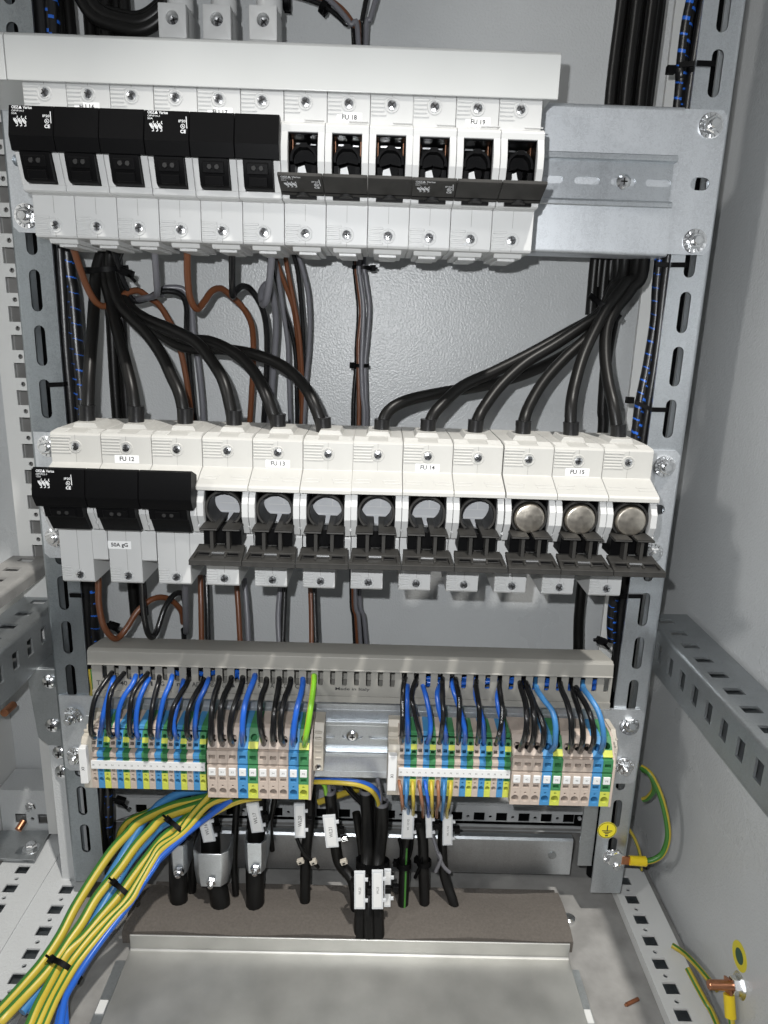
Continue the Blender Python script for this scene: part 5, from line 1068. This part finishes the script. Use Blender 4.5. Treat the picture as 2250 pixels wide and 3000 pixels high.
# ------------------------------------------------------------------ earth connections on the right
P = [at(*z8(1120, 800), Y=26), at(*z8(1142, 790), Y=22), at(*z8(1168, 750), Y=14), at(*z8(1150, 690), Y=8), at(*z8(1120, 672), Y=16)]
wire('earth_cable', P, 2.7, 'yr', 'yellow and green earth cable doubling back behind the right strut', 'cable', 'earth cables at the right')
P = [at(*z8(1112, 660), Y=14), at(*z8(1150, 690), Y=6), at(*z8(1190, 770), Y=-2), at(*z8(1218, 870), Y=-8), at(*z8(1227, 960), Y=-12), at(*z8(1205, 1030), Y=-14), at(*z8(1165, 1060), Y=-14), at(*z8(1120, 1068), Y=-13)]
wire('earth_cable', P, 2.8, 'yr', 'yellow and green earth cable hanging in a loop beside the right strut', 'cable', 'earth cables at the right')
A, B2 = at(*z8(1130, 1067), Y=-13), at(*z8(1060, 1063), Y=-13); b = MB(); d = (B2-A).normalized(); b.cyl(A, B2, 4.7, 'lug_yellow', 18, 4.4); b.obox(B2+d*3, d, Z, Y, 4.5, 4.2, 1, 'copper'); b.lathe(B2+d*11+V((0, 1, 0)), -Y, [(7.4, 0), (7.4, 1.6)], 'bright_zinc', 20)
single('cable_lug', b, 'yellow cable lug bolted near the foot of the right strut', 'cable lug', 'yellow cable lugs')
wire('earth_cable', path(z10, [(1040, 240, 20), (1080, 300, 20), (1105, 370, 22), (1112, 440, 26)]), 1.6, 'yy', 'thin orange wire behind the foot of the right strut', 'cable')
XW = 522
def aw(x, y, d=0): return at(*cE(x, y), X=XW-d)
b = MB(); q = aw(1262, 480, .2)
e = empty('earth_sticker', q, 'round yellow earth sticker on the right cabinet wall', 'sticker'); b.lathe((XW-.05, q.y, q.z), -X, [(11.5, 0), (11.5, .2), (.01, .2)], 'sticker_yellow', 30); part('sticker_disc', b, e, q)
b = MB(); b.lathe((XW-.3, q.y, q.z), -X, [(6.2, 0), (6.2, .1), (.01, .1)], 'earth_green', 26); part('sticker_symbol', b, e, q)
q = aw(1230, 885, 2); e = empty('earth_stud', q, 'copper earth stud with nut and yellow lug on the right cabinet wall', 'earth stud'); b = MB()
b.lathe((XW-.05, q.y, q.z), -X, [(8.5, 0), (8.5, 1.4), (7, 1.6), (7, 6), (6.4, 6.6)], 'bright_zinc', 6); b.lathe((XW-.02, q.y, q.z), -X, [(10.5, 0), (10.5, .03)], 'bright_zinc', 24); part('nut', b, e, q)
b = MB(); b.lathe((XW-6, q.y, q.z), -X, [(3.9, 0), (3.9, 19), (3.4, 19.8), (.01, 19.8)], 'copper', 20); part('stud', b, e, q)
b = MB(); L0 = V((XW-8, q.y-1, q.z-8)); b.cyl(L0, L0+V((0, -8, -15)), 4.4, 'lug_yellow', 16); b.obox(L0+V((0, 3, 5)), X, V((0, .47, .88)), V((0, -.88, .47)), 1, 6, 4.5, 'copper'); part('lug', b, e, q)
e1 = L0+V((0, -8, -15))
wire('earth_cable', [e1+V((0, 2, 4)), e1+V((-1, -6, -6)), e1+V((-6, -8, -14)), aw(880, 1260, 14), aw(800, 1130, 16), aw(700, 950, 18), aw(620, 800, 20), aw(540, 650, 22)], 2.5, 'yy', 'orange yellow earth cable curling under the copper stud', 'cable', 'earth cables at the right')
wire('earth_cable', [aw(960, 950, 7), aw(880, 860, 9), aw(780, 740, 10), aw(640, 580, 12), aw(540, 480, 13), aw(440, 400, 15), aw(330, 330, 20)], 2.5, 'yy', 'yellow and green earth cable running down to the copper stud', 'cable', 'earth cables at the right')
# ------------------------------------------------------------------ small things
for (p, q2, yy, z, r, l) in ((z10(1048, 1022), z10(1098, 998), None, -519.5, 1.7, 'brown wire offcut lying on the cabinet floor at the right'),):
    A, B2 = at(*p, Z=z), at(*q2, Z=z); b = MB(); b.cyl(A, B2, r, 'brown_wire', 12); b.cyl(A, A+(A-B2).normalized()*1.5, r*.7, 'copper', 10); single('wire_offcut', b, l, 'wire offcut')
b = MB(); A = at(*c7(35, 1490), Y=34); B2 = at(*c7(105, 1425), Y=52); b.cyl(A, B2, 3.9, 'copper', 18); single('copper_stud', b, 'copper stud sticking out at the left below the punched channel', 'stud', 'copper studs at the left')
b = MB(); A = at(*z9(78, 268), Y=30); b.cyl(A, A+V((2, 8, 4)), 3.4, 'copper', 16); single('copper_stud', b, 'small copper stud end near the floor at the left', 'stud', 'copper studs at the left')
# left floor details
q = at(*c8(240, 560), Z=-500); e = empty('floor_bracket', q, 'grey angled steel bracket bolted to the left floor rail', 'bracket'); b = MB()
o4 = [at(*c8(-40, 700), Z=-507), at(*c8(320, 715), Z=-507), at(*c8(470, 440), Z=-507), at(*c8(-40, 440), Z=-507)]
b.loft([[p+V((0, 0, h)) for p in o4] for h in (0, 3)], 'galvanised_dull'); part('bracket_plate', b, e, q, .4)
b = MB(); p = at(*c8(290, 590), Z=-504); b.lathe(p, Z, [(8, 0), (8, 1), (6, 1.2), (6, 6), (5, 6.6), (.01, 6.6)], 'bright_zinc', 6, .4); b.lathe(p, Z, [(8.6, 0), (8.6, .8)], 'bright_zinc', 20); part('bolt', b, e, q)
b = MB(); hs = [sq(-141, -491, 12.5), sq(-166, -491, 12.5), circ(-153.5, -491, 2.2, 10)]
b.plate(rect(-187, -134, -508, -455), hs, (0, 90, 0), X, Z, Y, 2, 'paint'); b.box(-187, -134, 92, 128, -457, -455, 'paint'); single('rear_floor_rail', b, 'short punched rear floor rail in the left corner', 'rail')
b = MB(); q = at(*c8(280, 205), Y=88); b.lathe((q.x, 90, q.z), -Y, [(6, 0), (6, 2), (5, 3), (2.5, 3.2), (2.5, 6), (.01, 6)], 'bright_zinc', 6); single('bolt', b, 'shiny bolt in a hole of the left rear floor rail', 'bolt')
b = MB(); b.lathe((417, -2, -521), Z, [(6.5, .1), (6.5, 3.5), (4, 5), (.01, 5)], 'bright_zinc', 18); b.lathe((417-16, 0, -521), Z, [(5.5, .05), (5.5, .5), (.01, .5)], 'sticker_yellow', 18) if False else None
single('bolt', b, 'dome bolt on the floor behind the foot of the right strut', 'bolt')
